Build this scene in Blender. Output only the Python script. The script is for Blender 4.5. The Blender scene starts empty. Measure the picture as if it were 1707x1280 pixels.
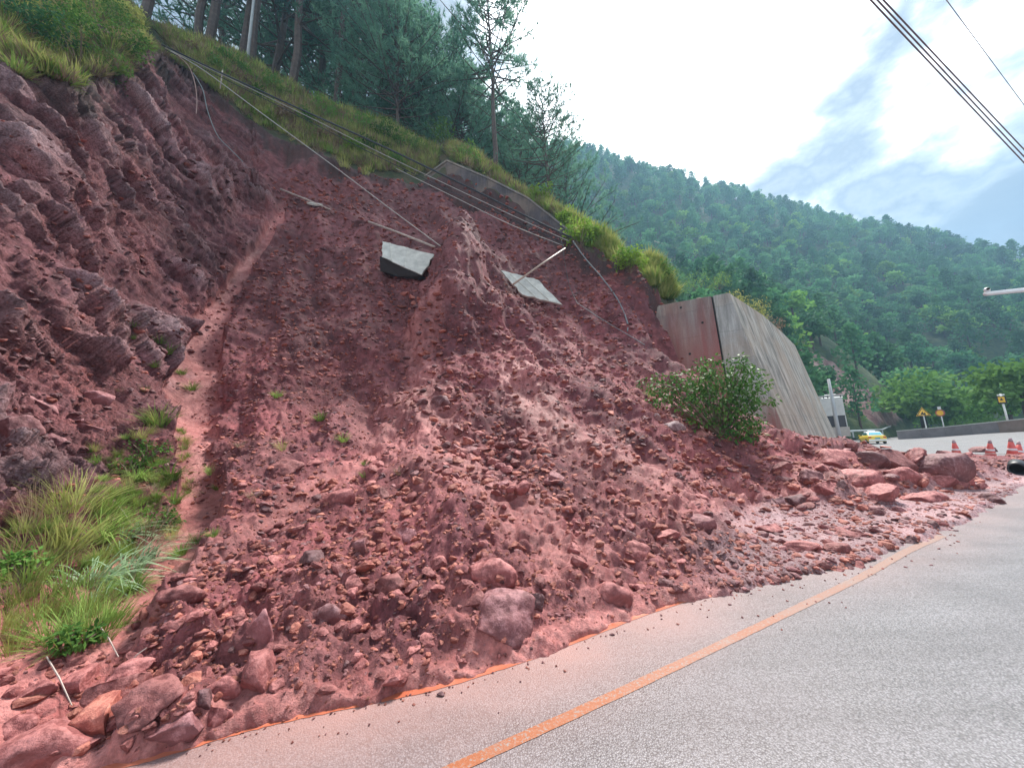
import bpy, bmesh, math, random
import numpy as np
from mathutils import Vector, Matrix, Euler

# ------------------------------------------------------------------ camera
W, Hh = 1707.0, 1280.0
FPX = 580.0; VPX, VPY = 727.0, -2815.0; CX, CY = 853.5, 640.0; CAMZ = 1.7
_dx, _dy = VPX - CX, CY - VPY
_D = math.hypot(_dx, _dy)
PITCH = math.atan(FPX / _D); ROLL = math.atan2(-_dx, _dy)
Fv = np.array([0, math.cos(PITCH), math.sin(PITCH)])
R0 = np.array([1., 0, 0]); U0 = np.cross(R0, Fv)
Rv = math.cos(ROLL) * R0 - math.sin(ROLL) * U0
Uv = math.cos(ROLL) * U0 + math.sin(ROLL) * R0
CAM = np.array([0, 0, CAMZ])

scene = bpy.context.scene
COL = scene.collection
cam_d = bpy.data.cameras.new('camera'); cam = bpy.data.objects.new('camera', cam_d); COL.objects.link(cam)
cam_d.sensor_fit = 'HORIZONTAL'; cam_d.sensor_width = 36.0; cam_d.lens = FPX / W * 36.0
cam_d.clip_start = 0.05; cam_d.clip_end = 4000
M = Matrix(((Rv[0], Uv[0], -Fv[0], 0), (Rv[1], Uv[1], -Fv[1], 0), (Rv[2], Uv[2], -Fv[2], CAMZ), (0, 0, 0, 1)))
cam.matrix_world = M
scene.camera = cam

# ------------------------------------------------------------------ light
SUN_AZ = math.radians(34)      # clockwise from +Y
SUN_EL = math.radians(58)
sun_dir = Vector((math.sin(SUN_AZ) * math.cos(SUN_EL), math.cos(SUN_AZ) * math.cos(SUN_EL), math.sin(SUN_EL)))
sl = bpy.data.lights.new('sun', 'SUN'); sl.energy = 2.6; sl.angle = math.radians(12); sl.color = (1.0, 0.95, 0.88)
so = bpy.data.objects.new('sun', sl); COL.objects.link(so)
so.rotation_euler = (-sun_dir).to_track_quat('-Z', 'Y').to_euler()

world = bpy.data.worlds.new('World'); scene.world = world; world.use_nodes = True
nt = world.node_tree; N = nt.nodes; L = nt.links; N.clear()
out = N.new('ShaderNodeOutputWorld'); bg = N.new('ShaderNodeBackground'); bg.inputs['Strength'].default_value = 0.1
L.new(bg.outputs[0], out.inputs[0])
sky = N.new('ShaderNodeTexSky'); sky.sky_type = 'NISHITA'; sky.sun_disc = False
sky.sun_elevation = SUN_EL; sky.sun_rotation = SUN_AZ; sky.altitude = 1500; sky.air_density = 1.2; sky.dust_density = 1.5
tc = N.new('ShaderNodeTexCoord')
def wn(kind, **kw):
    n = N.new(kind)
    for k, v in kw.items():
        if k in n.inputs: n.inputs[k].default_value = v
        else: setattr(n, k, v)
    return n
def wmath(op, a, b=None, clamp=False):
    n = N.new('ShaderNodeMath'); n.operation = op; n.use_clamp = clamp
    for i, x in enumerate((a, b)):
        if x is None: continue
        if isinstance(x, (int, float)): n.inputs[i].default_value = x
        else: L.new(x, n.inputs[i])
    return n.outputs[0]
# billowing clouds, laid out by direction so that they run on over the whole sky
mp_ = N.new('ShaderNodeMapping'); mp_.inputs['Location'].default_value = (2.3, 0, 0); mp_.inputs['Scale'].default_value = (1, 1, 1.7); L.new(tc.outputs['Generated'], mp_.inputs[0])
n1 = wn('ShaderNodeTexNoise', Scale=3.6, Detail=10.0, Roughness=0.58, Distortion=0.15); L.new(mp_.outputs[0], n1.inputs['Vector'])
n2 = wn('ShaderNodeTexNoise', Scale=1.3, Detail=3.0, Roughness=0.5); L.new(mp_.outputs[0], n2.inputs['Vector'])
# closeness to the sun; unseen sky opposite it brightened to light the slope
vm = N.new('ShaderNodeVectorMath'); vm.operation = 'DOT_PRODUCT'
L.new(tc.outputs['Generated'], vm.inputs[0]); vm.inputs[1].default_value = sun_dir
def ramp(src, pts, interp='LINEAR'):
    r = N.new('ShaderNodeValToRGB'); r.color_ramp.interpolation = interp
    e = r.color_ramp.elements
    while len(e) > 1: e.remove(e[-1])
    e[0].position = pts[0][0]; e[0].color = (*pts[0][1], 1)
    for p, c in pts[1:]:
        x = e.new(p); x.color = (*c, 1)
    L.new(src, r.inputs[0]); return r.outputs[0]
near = ramp(wmath('ADD', wmath('MULTIPLY', vm.outputs['Value'], .5), .5), [(0.0, (.40,) * 3), (.45, (.32,) * 3), (.72, (.14,) * 3), (.80, (.04,) * 3), (.905, (.045,) * 3), (.955, (.20,) * 3), (.98, (.52,) * 3), (1.0, (.8,) * 3)])
# grey-blue cloud undersides against the bright white veil round the sun
shade = wmath('ADD', wmath('MULTIPLY', n1.outputs['Fac'], 0.64), wmath('MULTIPLY', n2.outputs['Fac'], 0.36))
shade = wmath('ADD', shade, wmath('MULTIPLY', wmath('SUBTRACT', near, 0.03), 0.42))
cloud = ramp(shade, [(0.42, (.95, 1.12, 1.42)), (0.49, (1.2, 1.4, 1.7)), (0.53, (2.0, 2.25, 2.5)), (0.56, (1.5, 1.75, 2.1)), (0.60, (2.6, 2.9, 3.2)), (0.64, (5.5, 6, 6.2)), (0.70, (10, 10.4, 10.7)), (1.0, (16, 16, 16))])
gap = ramp(shade, [(0.60, (0, 0, 0)), (0.615, (.35,) * 3), (0.63, (0, 0, 0))])
mix = N.new('ShaderNodeMix'); mix.data_type = 'RGBA'
L.new(gap, mix.inputs[0]); L.new(cloud, mix.inputs[6]); L.new(sky.outputs[0], mix.inputs[7])
L.new(mix.outputs[2], bg.inputs['Color'])

scene.view_settings.view_transform = 'Standard'; scene.view_settings.look = 'None'
scene.view_settings.exposure = 1.7; scene.view_settings.gamma = 1.0; scene.view_settings.use_curve_mapping = False
try:
    scene.cycles.max_bounces = 6; scene.cycles.diffuse_bounces = 3; scene.cycles.glossy_bounces = 2
    scene.cycles.transmission_bounces = 2; scene.cycles.transparent_max_bounces = 6; scene.cycles.volume_bounces = 0
except Exception: pass

# ------------------------------------------------------------------ helpers
def ray(u, v):
    u = np.asarray(u, float); v = np.asarray(v, float)
    return Fv + Rv * ((u - CX) / FPX)[..., None] + Uv * ((CY - v) / FPX)[..., None]
def at(u, v, Y):
    d = ray(u, v); return d / d[..., 1:2] * np.asarray(Y, float)[..., None] + CAM
def gnd(u, v, z=0.0):
    d = ray(u, v); return d * ((z - CAMZ) / d[..., 2:3]) + CAM
def proj(P):
    q = P - CAM; w = q @ Fv
    return CX + FPX * (q @ Rv) / w, CY - FPX * (q @ Uv) / w, w
rng = np.random.default_rng(7)
random.seed(7)
def smooth(a, b, x):
    t = np.clip((x - a) / (b - a), 0, 1); return t * t * (3 - 2 * t)

_P = np.random.default_rng(11).permutation(256).astype(np.int32); _P = np.concatenate([_P, _P, _P])
_G = np.random.default_rng(12).normal(size=(256, 3)).astype(np.float32); _G /= np.linalg.norm(_G, axis=1)[:, None]
_V = np.random.default_rng(13).random((256, 3)).astype(np.float32)
def perlin(p):
    p = p.astype(np.float32); i = np.floor(p).astype(np.int32); f = p - i; i &= 255
    w = f * f * f * (f * (f * 6 - 15) + 10); r = np.zeros(len(p), np.float32)
    for a in (0, 1):
        wx = w[:, 0] if a else 1 - w[:, 0]; ha = _P[i[:, 0] + a]
        for b in (0, 1):
            wy = w[:, 1] if b else 1 - w[:, 1]; hb = _P[ha + i[:, 1] + b]
            for c in (0, 1):
                wz = w[:, 2] if c else 1 - w[:, 2]; g = _G[_P[hb + i[:, 2] + c]]
                r += wx * wy * wz * (g[:, 0] * (f[:, 0] - a) + g[:, 1] * (f[:, 1] - b) + g[:, 2] * (f[:, 2] - c))
    return r * 1.5
def fbm(p, o=4, gain=0.5, ridge=False):
    r = 0; a = 1.0
    for k in range(o):
        n = perlin(p * (2.03 ** k) + k * 17.3)
        r = r + a * ((1 - 2 * np.abs(n)) if ridge else n); a *= gain
    return r
def worley(p, jitter=0.9):
    """distance to nearest, second nearest, id of the nearest cell and the offset from its centre (2D)"""
    q = p[:, :2].astype(np.float32); i = np.floor(q).astype(np.int32); f = q - i; n = len(p)
    d1 = np.full(n, 9, np.float32); d2 = d1.copy(); idn = np.zeros(n, np.int32); ox = np.zeros(n, np.float32); oy = ox.copy()
    for a in (-1, 0, 1):
        for b in (-1, 0, 1):
            h = _P[_P[(i[:, 0] + a) & 255] + ((i[:, 1] + b) & 255)]
            o = _V[h]
            x = f[:, 0] - (a + .5 + (o[:, 0] - .5) * jitter); y = f[:, 1] - (b + .5 + (o[:, 1] - .5) * jitter)
            d = np.hypot(x, y)
            m = d < d1
            d2 = np.where(m, d1, np.minimum(d2, d)); idn = np.where(m, h, idn); ox = np.where(m, x, ox); oy = np.where(m, y, oy); d1 = np.where(m, d, d1)
    return d1, d2, idn, ox, oy
def facets(px, py, tilt=1.0, fold=0.0):
    """broken plates: every cell has its own height and its own tilt; returns height, crack depth, id"""
    d1, d2, idn, ox, oy = worley(np.stack([px, py], 1))
    r = _V[idn]; r2 = _V[(idn * 7 + 31) & 255]
    h = r[:, 2] * .8 + tilt * (ox * (r2[:, 0] - .5) * 1.6 + oy * (r2[:, 1] - .5 + fold) * 1.6)
    e = smooth(-.02, .14, d2 - d1); return h * (.45 + .55 * e), e, idn
def polyline_sd(x, y, P):
    """unsigned distance, signed side (+ = left of direction), arclength parameter of a polyline in plan"""
    best = np.full(x.shape, 1e9); side = np.zeros(x.shape); stren = np.zeros(x.shape); par = np.zeros(x.shape); s0 = 0.0
    for k in range(len(P) - 1):
        ax, ay = P[k][:2]; bx, by = P[k + 1][:2]; ex, ey = bx - ax, by - ay; l = math.hypot(ex, ey)
        t = ((x - ax) * ex + (y - ay) * ey) / (l * l)
        tc_ = np.clip(t, 0 if k else -1e9, 1 if k < len(P) - 2 else 1e9)
        tt = np.clip(t, 0, 1)
        dx, dy = x - ax - ex * tc_, y - ay - ey * tc_; d = np.hypot(dx, dy)
        cr = (ex * (y - ay) - ey * (x - ax)) / l
        tie = np.abs(d - best) < 1e-7
        ms = ((d < best) & ~tie) | (tie & (np.abs(cr) > stren))
        side = np.where(ms, np.sign(cr), side); stren = np.where(ms, np.abs(cr), stren)
        m = d < best
        best = np.where(m, d, best); par = np.where(m, k + tt, par)
    return best * side, par
class RBF:
    def __init__(s, P, Z, c=0.8, lam=1e-3):
        s.P = np.array(P, float); n = len(P); s.c = c
        K = np.sqrt(((s.P[:, None] - s.P[None]) ** 2).sum(-1) + c * c)
        A = np.zeros((n + 3, n + 3)); A[:n, :n] = -K + lam * np.eye(n)
        A[:n, n] = 1; A[:n, n + 1:] = s.P; A[n, :n] = 1; A[n + 1:, :n] = s.P.T
        s.w = np.linalg.solve(A, np.concatenate([Z, [0, 0, 0]]))
    def __call__(s, x, y):
        sh = x.shape; x = x.ravel(); y = y.ravel(); r = s.w[-3] + s.w[-2] * x + s.w[-1] * y
        for k in range(len(s.P)):
            r = r - s.w[k] * np.sqrt((x - s.P[k, 0]) ** 2 + (y - s.P[k, 1]) ** 2 + s.c ** 2)
        return r.reshape(sh)

def tag(o, label=None, cat=None, group=None, kind=None):
    if label: o['label'] = label
    if cat: o['category'] = cat
    if group: o['group'] = group
    if kind: o['kind'] = kind
    return o
def link(name, me, mat=None, parent=None, loc=(0, 0, 0)):
    o = bpy.data.objects.new(name, me); COL.objects.link(o); o.location = loc
    if parent is not None: o.parent = parent
    if mat is not None and me is not None and len(me.materials) == 0:
        for m in (mat if isinstance(mat, (list, tuple)) else [mat]): me.materials.append(m)
    return o
def mesh_np(name, V, Fc, smoothf=True):
    """V (n,3), Fc (m,3|4) int array"""
    me = bpy.data.meshes.new(name); V = np.asarray(V, np.float32); Fc = np.asarray(Fc, np.int32)
    k = Fc.shape[1]
    me.vertices.add(len(V)); me.vertices.foreach_set('co', V.ravel())
    me.loops.add(Fc.size); me.loops.foreach_set('vertex_index', Fc.ravel())
    me.polygons.add(len(Fc)); me.polygons.foreach_set('loop_start', np.arange(0, Fc.size, k, dtype=np.int32))
    me.polygons.foreach_set('loop_total', np.full(len(Fc), k, np.int32))
    me.polygons.foreach_set('use_smooth', np.full(len(Fc), smoothf))
    me.update(calc_edges=True); return me
def thing(name, loc, label, cat, group=None, rotz=0):
    o = bpy.data.objects.new(name, None); COL.objects.link(o); o.location = loc; o.rotation_euler = (0, 0, rotz)
    o.empty_display_size = 0.2
    return tag(o, label, cat, group)
class MB:
    """collects boxes, tubes, prisms in one mesh"""
    def __init__(s): s.V = []; s.F = []
    def add(s, V, F):
        b = len(s.V); s.V += [tuple(map(float, v)) for v in V]; s.F += [tuple(b + i for i in f) for f in F]; return s
    def box(s, c, d, rot=None, taper=1.0):
        V = []
        for z in (-.5, .5):
            k = taper if z > 0 else 1
            for x, y in ((-.5, -.5), (.5, -.5), (.5, .5), (-.5, .5)): V.append(Vector((x * d[0] * k, y * d[1] * k, z * d[2])))
        if rot is not None: V = [rot @ v for v in V]
        V = [v + Vector(c) for v in V]
        return s.add(V, [(3, 2, 1, 0), (4, 5, 6, 7), (0, 1, 5, 4), (1, 2, 6, 5), (2, 3, 7, 6), (3, 0, 4, 7)])
    def tube(s, pts, r, n=8, cap=True):
        pts = [Vector(p) for p in pts]; rs = r if isinstance(r, (list, tuple)) else [r] * len(pts)
        V = []; F = []; up = None
        for i, p in enumerate(pts):
            t = (pts[min(i + 1, len(pts) - 1)] - pts[max(i - 1, 0)]).normalized()
            if up is None: up = t.orthogonal().normalized()
            up = (up - t * up.dot(t)); up = up.normalized() if up.length > 1e-6 else t.orthogonal().normalized()
            w = t.cross(up)
            for k in range(n):
                a = 2 * math.pi * k / n; V.append(p + (up * math.cos(a) + w * math.sin(a)) * rs[i])
        for i in range(len(pts) - 1):
            for k in range(n): F.append((i * n + k, i * n + (k + 1) % n, (i + 1) * n + (k + 1) % n, (i + 1) * n + k))
        if cap: F.append(tuple(range(n - 1, -1, -1))); F.append(tuple((len(pts) - 1) * n + k for k in range(n)))
        return s.add(V, F)
    def build(s, name, mat, parent=None, smoothf=False, loc=(0, 0, 0)):
        me = bpy.data.meshes.new(name); me.from_pydata(s.V, [], s.F)
        if smoothf:
            for p in me.polygons: p.use_smooth = True
        me.update(); return link(name, me, mat, parent, loc)

# materials ---------------------------------------------------------------
class NT:
    def __init__(s, name):
        s.m = bpy.data.materials.new(name); s.m.use_nodes = True; s.t = s.m.node_tree
        s.b = s.t.nodes['Principled BSDF']
    def n(s, kind, **kw):
        n = s.t.nodes.new(kind)
        for k, v in kw.items():
            if k in n.inputs:
                if hasattr(v, 'is_linked'): s.t.links.new(v, n.inputs[k])
                else: n.inputs[k].default_value = v
            else: setattr(n, k, v)
        return n
    def l(s, a, b): s.t.links.new(a, b)
    def math(s, op, a, b=None, clamp=False):
        n = s.t.nodes.new('ShaderNodeMath'); n.operation = op; n.use_clamp = clamp
        for i, x in enumerate((a, b)):
            if x is None: continue
            if isinstance(x, (int, float)): n.inputs[i].default_value = x
            else: s.l(x, n.inputs[i])
        return n.outputs[0]
    def mix(s, f, a, b, mode='MIX'):
        n = s.t.nodes.new('ShaderNodeMix'); n.data_type = 'RGBA'; n.blend_type = mode
        for i, x in ((0, f), (6, a), (7, b)):
            if isinstance(x, (int, float)): n.inputs[i].default_value = x
            elif isinstance(x, tuple): n.inputs[i].default_value = (*x, 1) if len(x) == 3 else x
            else: s.l(x, n.inputs[i])
        return n.outputs[2]
    def noise(s, scale, detail=4, rough=.55, vec=None, dist=0.0):
        n = s.n('ShaderNodeTexNoise', Scale=scale, Detail=detail, Roughness=rough, Distortion=dist)
        if vec is not None: s.l(vec, n.inputs['Vector'])
        return n.outputs['Fac']
    def rng(s, x, a, b, lo=0.0, hi=1.0):
        n = s.n('ShaderNodeMapRange'); n.clamp = True
        s.l(x, n.inputs[0]); n.inputs[1].default_value = a; n.inputs[2].default_value = b
        n.inputs[3].default_value = lo; n.inputs[4].default_value = hi; return n.outputs[0]
    def obj(s):
        return s.n('ShaderNodeTexCoord').outputs['Object']
    def geo(s):
        return s.n('ShaderNodeNewGeometry').outputs['Position']
    def set(s, color=None, rough=None, bump=None, bstr=.5, bdist=.02, spec=None):
        if color is not None:
            if isinstance(color, tuple): s.b.inputs['Base Color'].default_value = (*color, 1)
            else: s.l(color, s.b.inputs['Base Color'])
        if rough is not None:
            if isinstance(rough, (int, float)): s.b.inputs['Roughness'].default_value = rough
            else: s.l(rough, s.b.inputs['Roughness'])
        if spec is not None: s.b.inputs['Specular IOR Level'].default_value = spec
        if bump is not None:
            bn = s.n('ShaderNodeBump'); bn.inputs['Strength'].default_value = bstr; bn.inputs['Distance'].default_value = bdist
            s.l(bump, bn.inputs['Height']); s.l(bn.outputs[0], s.b.inputs['Normal'])
        return s.m
def plain(name, c, rough=.6, var=.12, scale=6., metal=0.0, bstr=.2):
    t = NT(name); v = t.obj(); n = t.noise(scale, 5, .6, v)
    k = t.rng(n, .3, .7, 1 - var, 1 + var)
    col = t.mix(1.0, c, (1, 1, 1), 'MULTIPLY')
    mm = t.n('ShaderNodeVectorMath', operation='SCALE'); mm.inputs[0].default_value = c; t.l(k, mm.inputs['Scale'])
    t.set(mm.outputs[0], rough, n, bstr, .01); t.b.inputs['Metallic'].default_value = metal
    return t.m

# ================================================================== TERRAIN
# crest of the scar, then the top edge of the retaining wall: (u, v, depth, step height)
CREST = [(-900, 250, 3.2, .5), (-300, 130, 6.0, .5), (-100, 112, 7.4, .5), (0, 105, 8.5, .5), (60, 122, 9.4, .5), (110, 122, 10.5, .5), (160, 105, 12.2, .5), (232, 60, 14.6, .7), (272, 82, 17, .9),
         (330, 122, 18.7, .9), (430, 205, 20, .6), (500, 240, 20.7, .6), (575, 268, 21.2, .9), (640, 292, 22, .7), (708, 296, 22.6, .8), (745, 270, 23, 2.9), (812, 298, 21.9, 2.9), (880, 332, 20.7, 2.3),
         (948, 386, 19, .9), (1010, 430, 17.8, .6), (1080, 472, 17.0, .6), (1099, 498, 16.95, .9)]
CP = [at(u, v, Y) for u, v, Y, h in CREST]; CS = [h for *_, h in CREST]
WT = [at(1100, 509, 16.9), at(1215, 488, 15.5), at(1252, 509, 17.3), at(1290, 540, 20.5), at(1325, 575, 26.0)]
# wall foot line in plan
w_end = WT[-1] + (WT[-1] - WT[-2]) * 1.6 + np.array([-1.5, 2.0, 0]); w_end[2] = 7.6
w_far = w_end + np.array([6, 22, -2.0])
WT += [w_end, w_far]
for p, h in zip(WT, (5.0, 6.3, 7.4, 7.4, 7.4, 7.4, 5.0)): CP.append(p); CS.append(h)
CP = np.array(CP); CS = np.array(CS)
def crest_sd(x, y):
    d, par = polyline_sd(x, y, CP)
    h = np.interp(par.ravel(), np.arange(len(CS)), CS).reshape(par.shape)
    return d, par, h
LOW = [  # (u, v, depth) on the scar and the debris
 (160, 1262, 2.38), (0, 1279, 1.97), (-200, 1279, 2.0), (0, 1100, 2.62), (0, 950, 3.6), (0, 850, 4.25), (0, 700, 4.95), (0, 500, 5.9), (0, 300, 7.1), (0, 150, 8.1), (-200, 700, 3.9), (-200, 400, 5.0), (-200, 200, 6.2),
 (80, 780, 5.2), (120, 1150, 2.65), (150, 1000, 3.45), (150, 850, 4.75), (150, 700, 6.0), (150, 500, 7.7), (150, 300, 9.8), (120, 150, 10.6), (200, 130, 13.0), (250, 800, 6.0), (250, 650, 7.9), (250, 500, 10.0), (250, 300, 13.0), (250, 130, 15.6),
 (350, 450, 13.3), (350, 300, 15.8), (330, 180, 18.0), (420, 330, 17.8), (420, 260, 19.0), (300, 1180, 2.7), (300, 1100, 3.0), (290, 1000, 3.5), (290, 900, 4.75), (325, 830, 6.2), (315, 700, 8.6), (335, 600, 10.6), (370, 500, 13.0), (440, 400, 16.0),
 (480, 330, 18.5), (560, 300, 20.5), (430, 1190, 2.62), (430, 1100, 3.05), (430, 1000, 3.65), (430, 900, 4.6), (430, 800, 6.3), (430, 700, 8.4), (430, 600, 10.6), (430, 500, 13.3),
 (580, 1150, 2.8), (580, 1050, 3.4), (580, 950, 4.15), (580, 830, 5.8), (580, 760, 7.6), (580, 650, 10.3), (580, 550, 12.7), (580, 450, 15.2), (580, 380, 17.5), (540, 420, 16.3),
 (660, 470, 15.6), (680, 395, 18.3), (660, 340, 20.5), (690, 560, 13.0), (700, 650, 10.6), (730, 460, 15.2), (725, 720, 8.8),
 (740, 1120, 2.98), (740, 1000, 3.75), (740, 900, 4.7), (740, 800, 6.8), (760, 600, 11.3), (760, 500, 13.6), (770, 420, 15.6), (772, 372, 16.6),
 (820, 470, 15.2), (850, 560, 12.8), (850, 680, 10.0), (870, 480, 16.3), (900, 530, 15.0), (900, 1070, 3.3), (900, 950, 4.3), (900, 850, 5.8), (900, 750, 8.0), (820, 420, 18.6), (850, 390, 20.0), (760, 345, 22.4), (820, 355, 21.5), (720, 320, 22.2), (900, 400, 19.6), (960, 450, 18.0),
 (950, 650, 11.0), (950, 560, 13.8), (1000, 960, 4.2), (1000, 860, 5.7), (1000, 760, 7.7), (1000, 680, 10.0), (1000, 560, 14.2), (1000, 480, 16.8),
 (1060, 1010, 3.9), (1100, 900, 5.2), (1100, 800, 7.4), (1080, 720, 9.6), (1060, 620, 12.6), (1060, 540, 15.2), (1130, 620, 13.3), (1150, 680, 11.8), (1200, 870, 6.4), (1180, 800, 8.3), (1200, 740, 10.6), (1250, 715, 12.6), (1300, 735, 12.4), (1260, 790, 9.2), (1270, 850, 7.55),
 (1110, 588, 16.3), (1119, 612, 15.9), (1160, 662, 15.1), (1200, 702, 14.7), (1260, 722, 14.2),
 (1330, 850, 7.6), (1330, 800, 8.7), (1330, 750, 10.5), (1390, 754, 10.4), (1400, 790, 9.0), (1440, 776, 10.2), (1480, 776, 10.2), (1480, 800, 9.2), (1560, 790, 9.9), (1600, 800, 10.2), (1660, 790, 11.2), (1707, 790, 11.6), (1400, 750, 13.5)]
LOWW = [  # plan points (x, y, z)
 (2.2, 4.5, .06), (3.5, 5.0, .05), (4.6, 5.6, .04), (6.5, 6.6, .03), (8.5, 7.7, .03), (11, 9.2, .05), (5.8, 7.4, .06), (8.5, 8.5, .10), (13.5, 10.4, .2), (17, 12, .25), (22, 13.5, .2), (14.2, 15.2, .5), (17, 15.6, .25), (22, 15.3, .15), (17, 21, 0.), (24, 28, 0.), (30, 38, 0.), (12.5, 14.2, 1.3),
 (1.0, 3.95, .12), (0.1, 3.45, .13), (-.5, 3.1, .15), (-1.6, 2.8, .13), (-2.3, 2.55, .12), (-6, 1.2, .2), (-20, -4.2, .3), (-12, 4, 6.0), (-20, 2, 8.), (-24, -1, 6.)]
HIGH = [(-300, 60, 6.5), (-100, -40, 8.5), (0, 10, 10.5), (100, 10, 13.5), (200, 0, 17.5), (262, 55, 19), (345, 78, 24), (415, 112, 27), (485, 148, 28), (560, 178, 28), (650, 208, 28), (760, 245, 27), (830, 290, 26.5), (915, 340, 24), (960, 370, 21),
        (1010, 402, 19.6), (1100, 446, 19), (1150, 497, 17.6), (760, 262, 24.5), (640, 262, 24), (560, 235, 23), (480, 200, 22.5), (350, 105, 20.5)]
def ridge_back(u, v, Y, dY, dz):
    p = at(u, v, Y); q = p + np.array([p[0] / p[1] * dY, dY, dz]); return q
P_ = []; Z_ = []
for u, v, Y in LOW:
    p = at(u, v, Y); P_.append(p[:2]); Z_.append(p[2])
for x, y, z in LOWW: P_.append((x, y)); Z_.append(z)
hp = [at(*c) for c in HIGH]
for c in HIGH[6:14]: hp.append(ridge_back(*c, 9, -1.0)); hp.append(ridge_back(*c, 26, -7.0))
for c in HIGH[14:18]: hp.append(ridge_back(*c, 9, -2.5)); hp.append(ridge_back(*c, 26, -9.0))
for i in range(len(WT) - 1):
    a, b = WT[i], WT[i + 1]; e = (b - a)[:2]; l = np.hypot(*e); n_ = np.array([-e[1], e[0]]) / l
    for t_ in (.15, .5, .85):
        for off in ((.7, -.25), (2.2, -.3), (6, -.6)):
            q_ = a + (b - a) * t_; hp.append(np.array([q_[0] + n_[0] * off[0], q_[1] + n_[1] * off[0], q_[2] + off[1]]))
for c, h in zip(CP[:-7], CS[:-7]):      # crest: lip above, foot of the lip below
    hp.append(c.copy()); P_.append(c[:2]); Z_.append(c[2] - h)
    b_ = c.copy(); b_[:2] *= 1.04; hp.append(b_ + np.array([0, 0, .15]))
for c in WT: hp.append(np.array([c[0], c[1], c[2] - .25]))
e_ = np.array(WT[0][:2]) ; P_.append(e_); Z_.append(WT[0][2] - 2.8)
e_ = np.array(WT[1][:2]) ; P_.append(e_); Z_.append(1.7)
for c in WT[2:]: P_.append(c[:2]); Z_.append(.3)
P_.append((10., 30.)); Z_.append(1.0); P_.append((-10., 45.)); Z_.append(12.); P_.append((-30., 40.)); Z_.append(20.)
H_RBF = RBF(P_, Z_, c=0.35, lam=0.002)
hp = np.array(hp); H_HI = RBF(hp[:, :2], hp[:, 2], c=1.0, lam=0.02)

TOE = [(-60, -20), (-20, -4.9), (-6, .85)] + [tuple(gnd(u, v)[:2]) for u, v in [(160, 1280), (430, 1205), (740, 1140), (900, 1090), (1050, 1030), (1140, 1000), (1240, 983), (1400, 950), (1500, 915), (1620, 868), (1707, 812)]] \
      + [(19, 11.3), (25, 12.6), (27, 14.2), (22, 16.0), (17, 16.6), (14.6, 17.2), (15.2, 18.4), (22, 25.2), (30, 36), (34, 60), (30, 120), (-90, 120), (-90, -20)]
TOE = np.array(TOE)
def in_poly(x, y, P):
    r = np.zeros(x.shape, bool); n = len(P)
    for k in range(n):
        ax, ay = P[k]; bx, by = P[(k + 1) % n]
        if ay == by: continue
        r ^= ((ay > y) != (by > y)) & (x < (bx - ax) * (y - ay) / (by - ay) + ax)
    return r
def poly_sd(x, y, P):
    """+ inside"""
    best = np.full(x.shape, 1e9); n = len(P)
    for k in range(n):
        ax, ay = P[k]; bx, by = P[(k + 1) % n]; ex, ey = bx - ax, by - ay; l2 = ex * ex + ey * ey + 1e-9
        t = np.clip(((x - ax) * ex + (y - ay) * ey) / l2, 0, 1)
        best = np.minimum(best, np.hypot(x - ax - ex * t, y - ay - ey * t))
    return np.where(in_poly(x, y, P), best, -best)
def noise2(x, y, s, o=3, seed=0.):
    sh = x.shape
    return fbm(np.stack([x.ravel() * s, y.ravel() * s, np.full(x.size, 3.7 + seed)], 1), o).reshape(sh)

SPUR = [tuple(at(*c)[:2]) for c in [(772, 392, 16.1), (768, 430, 15.4), (758, 490, 14.2), (748, 550, 12.9), (742, 600, 11.8)]]
SPURH = [.8, 1.9, 2.4, 1.8, .0]
def road_z(x, y):
    r = np.hypot(x, y)
    return .004 * np.maximum(0, r - 9) + .75 * smooth(-2, 8, (x * .72 - y * .69) - 5.5) * smooth(30, 52, r)

def base_H(x, y):
    hl = H_RBF(x, y); hh_ = H_HI(x, y)
    d, par, st = crest_sd(x, y)
    nat = smooth(21.2, 20.8, par) * (1 - smooth(13.6, 14.0, par) * smooth(18.0, 17.6, par))   # natural edge: ragged
    dn = d + nat * noise2(x, y, .9, 4) * .7
    wdt = .22 + nat * .15
    h = hl + (hh_ - hl) * smooth(-wdt, wdt, dn)
    # the dark earth spur left standing between the two broken slabs, and the gully beside it
    ds, ps = polyline_sd(x, y, SPUR); en = smooth(-.02, .35, ps) * smooth(len(SPUR) - 1.0, len(SPUR) - 2.3, ps)
    far = np.hypot(x - SPUR[0][0], y - SPUR[0][1])
    prof = np.interp(ps.ravel(), np.arange(len(SPUR)), SPURH).reshape(ps.shape)
    dd = np.where(ds > 0, ds / .85, ds / 1.15) + noise2(x, y, 1.2, 4, 4.) * .35
    h = h + prof * np.exp(-np.abs(dd) ** 2.4) * smooth(1.3, .2, np.where(ps < .01, far, 0))
    t = poly_sd(x, y, TOE)
    t = t + .10 * noise2(x, y, 2.2, 3, 5.) * smooth(0, 5, np.hypot(x, y) - 1) + .05 * noise2(x, y, 7, 2, 9.)
    low = road_z(x, y) - .05
    h = low + (np.maximum(h, low + .1) - low) * smooth(-.06, .12, t)
    h = np.where(t < -.06, low, h)
    return h, dn, par, t

# polar grid, dense where the picture is dense
NU, NV = 1150, 780
uu = np.concatenate([np.linspace(-420, -30, 70, endpoint=False), np.linspace(-30, 1737, NU - 140, endpoint=False), np.linspace(1737, 2080, 70)])
th = (uu - CX) / FPX
ang = np.arctan2(th, 1.0)
rad = np.concatenate([np.linspace(1.0, 8, 220, endpoint=False), np.linspace(8, 30, 330, endpoint=False), np.linspace(30, 75, 60)])
cs, sn = np.cos(ang), np.sin(ang)
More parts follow.
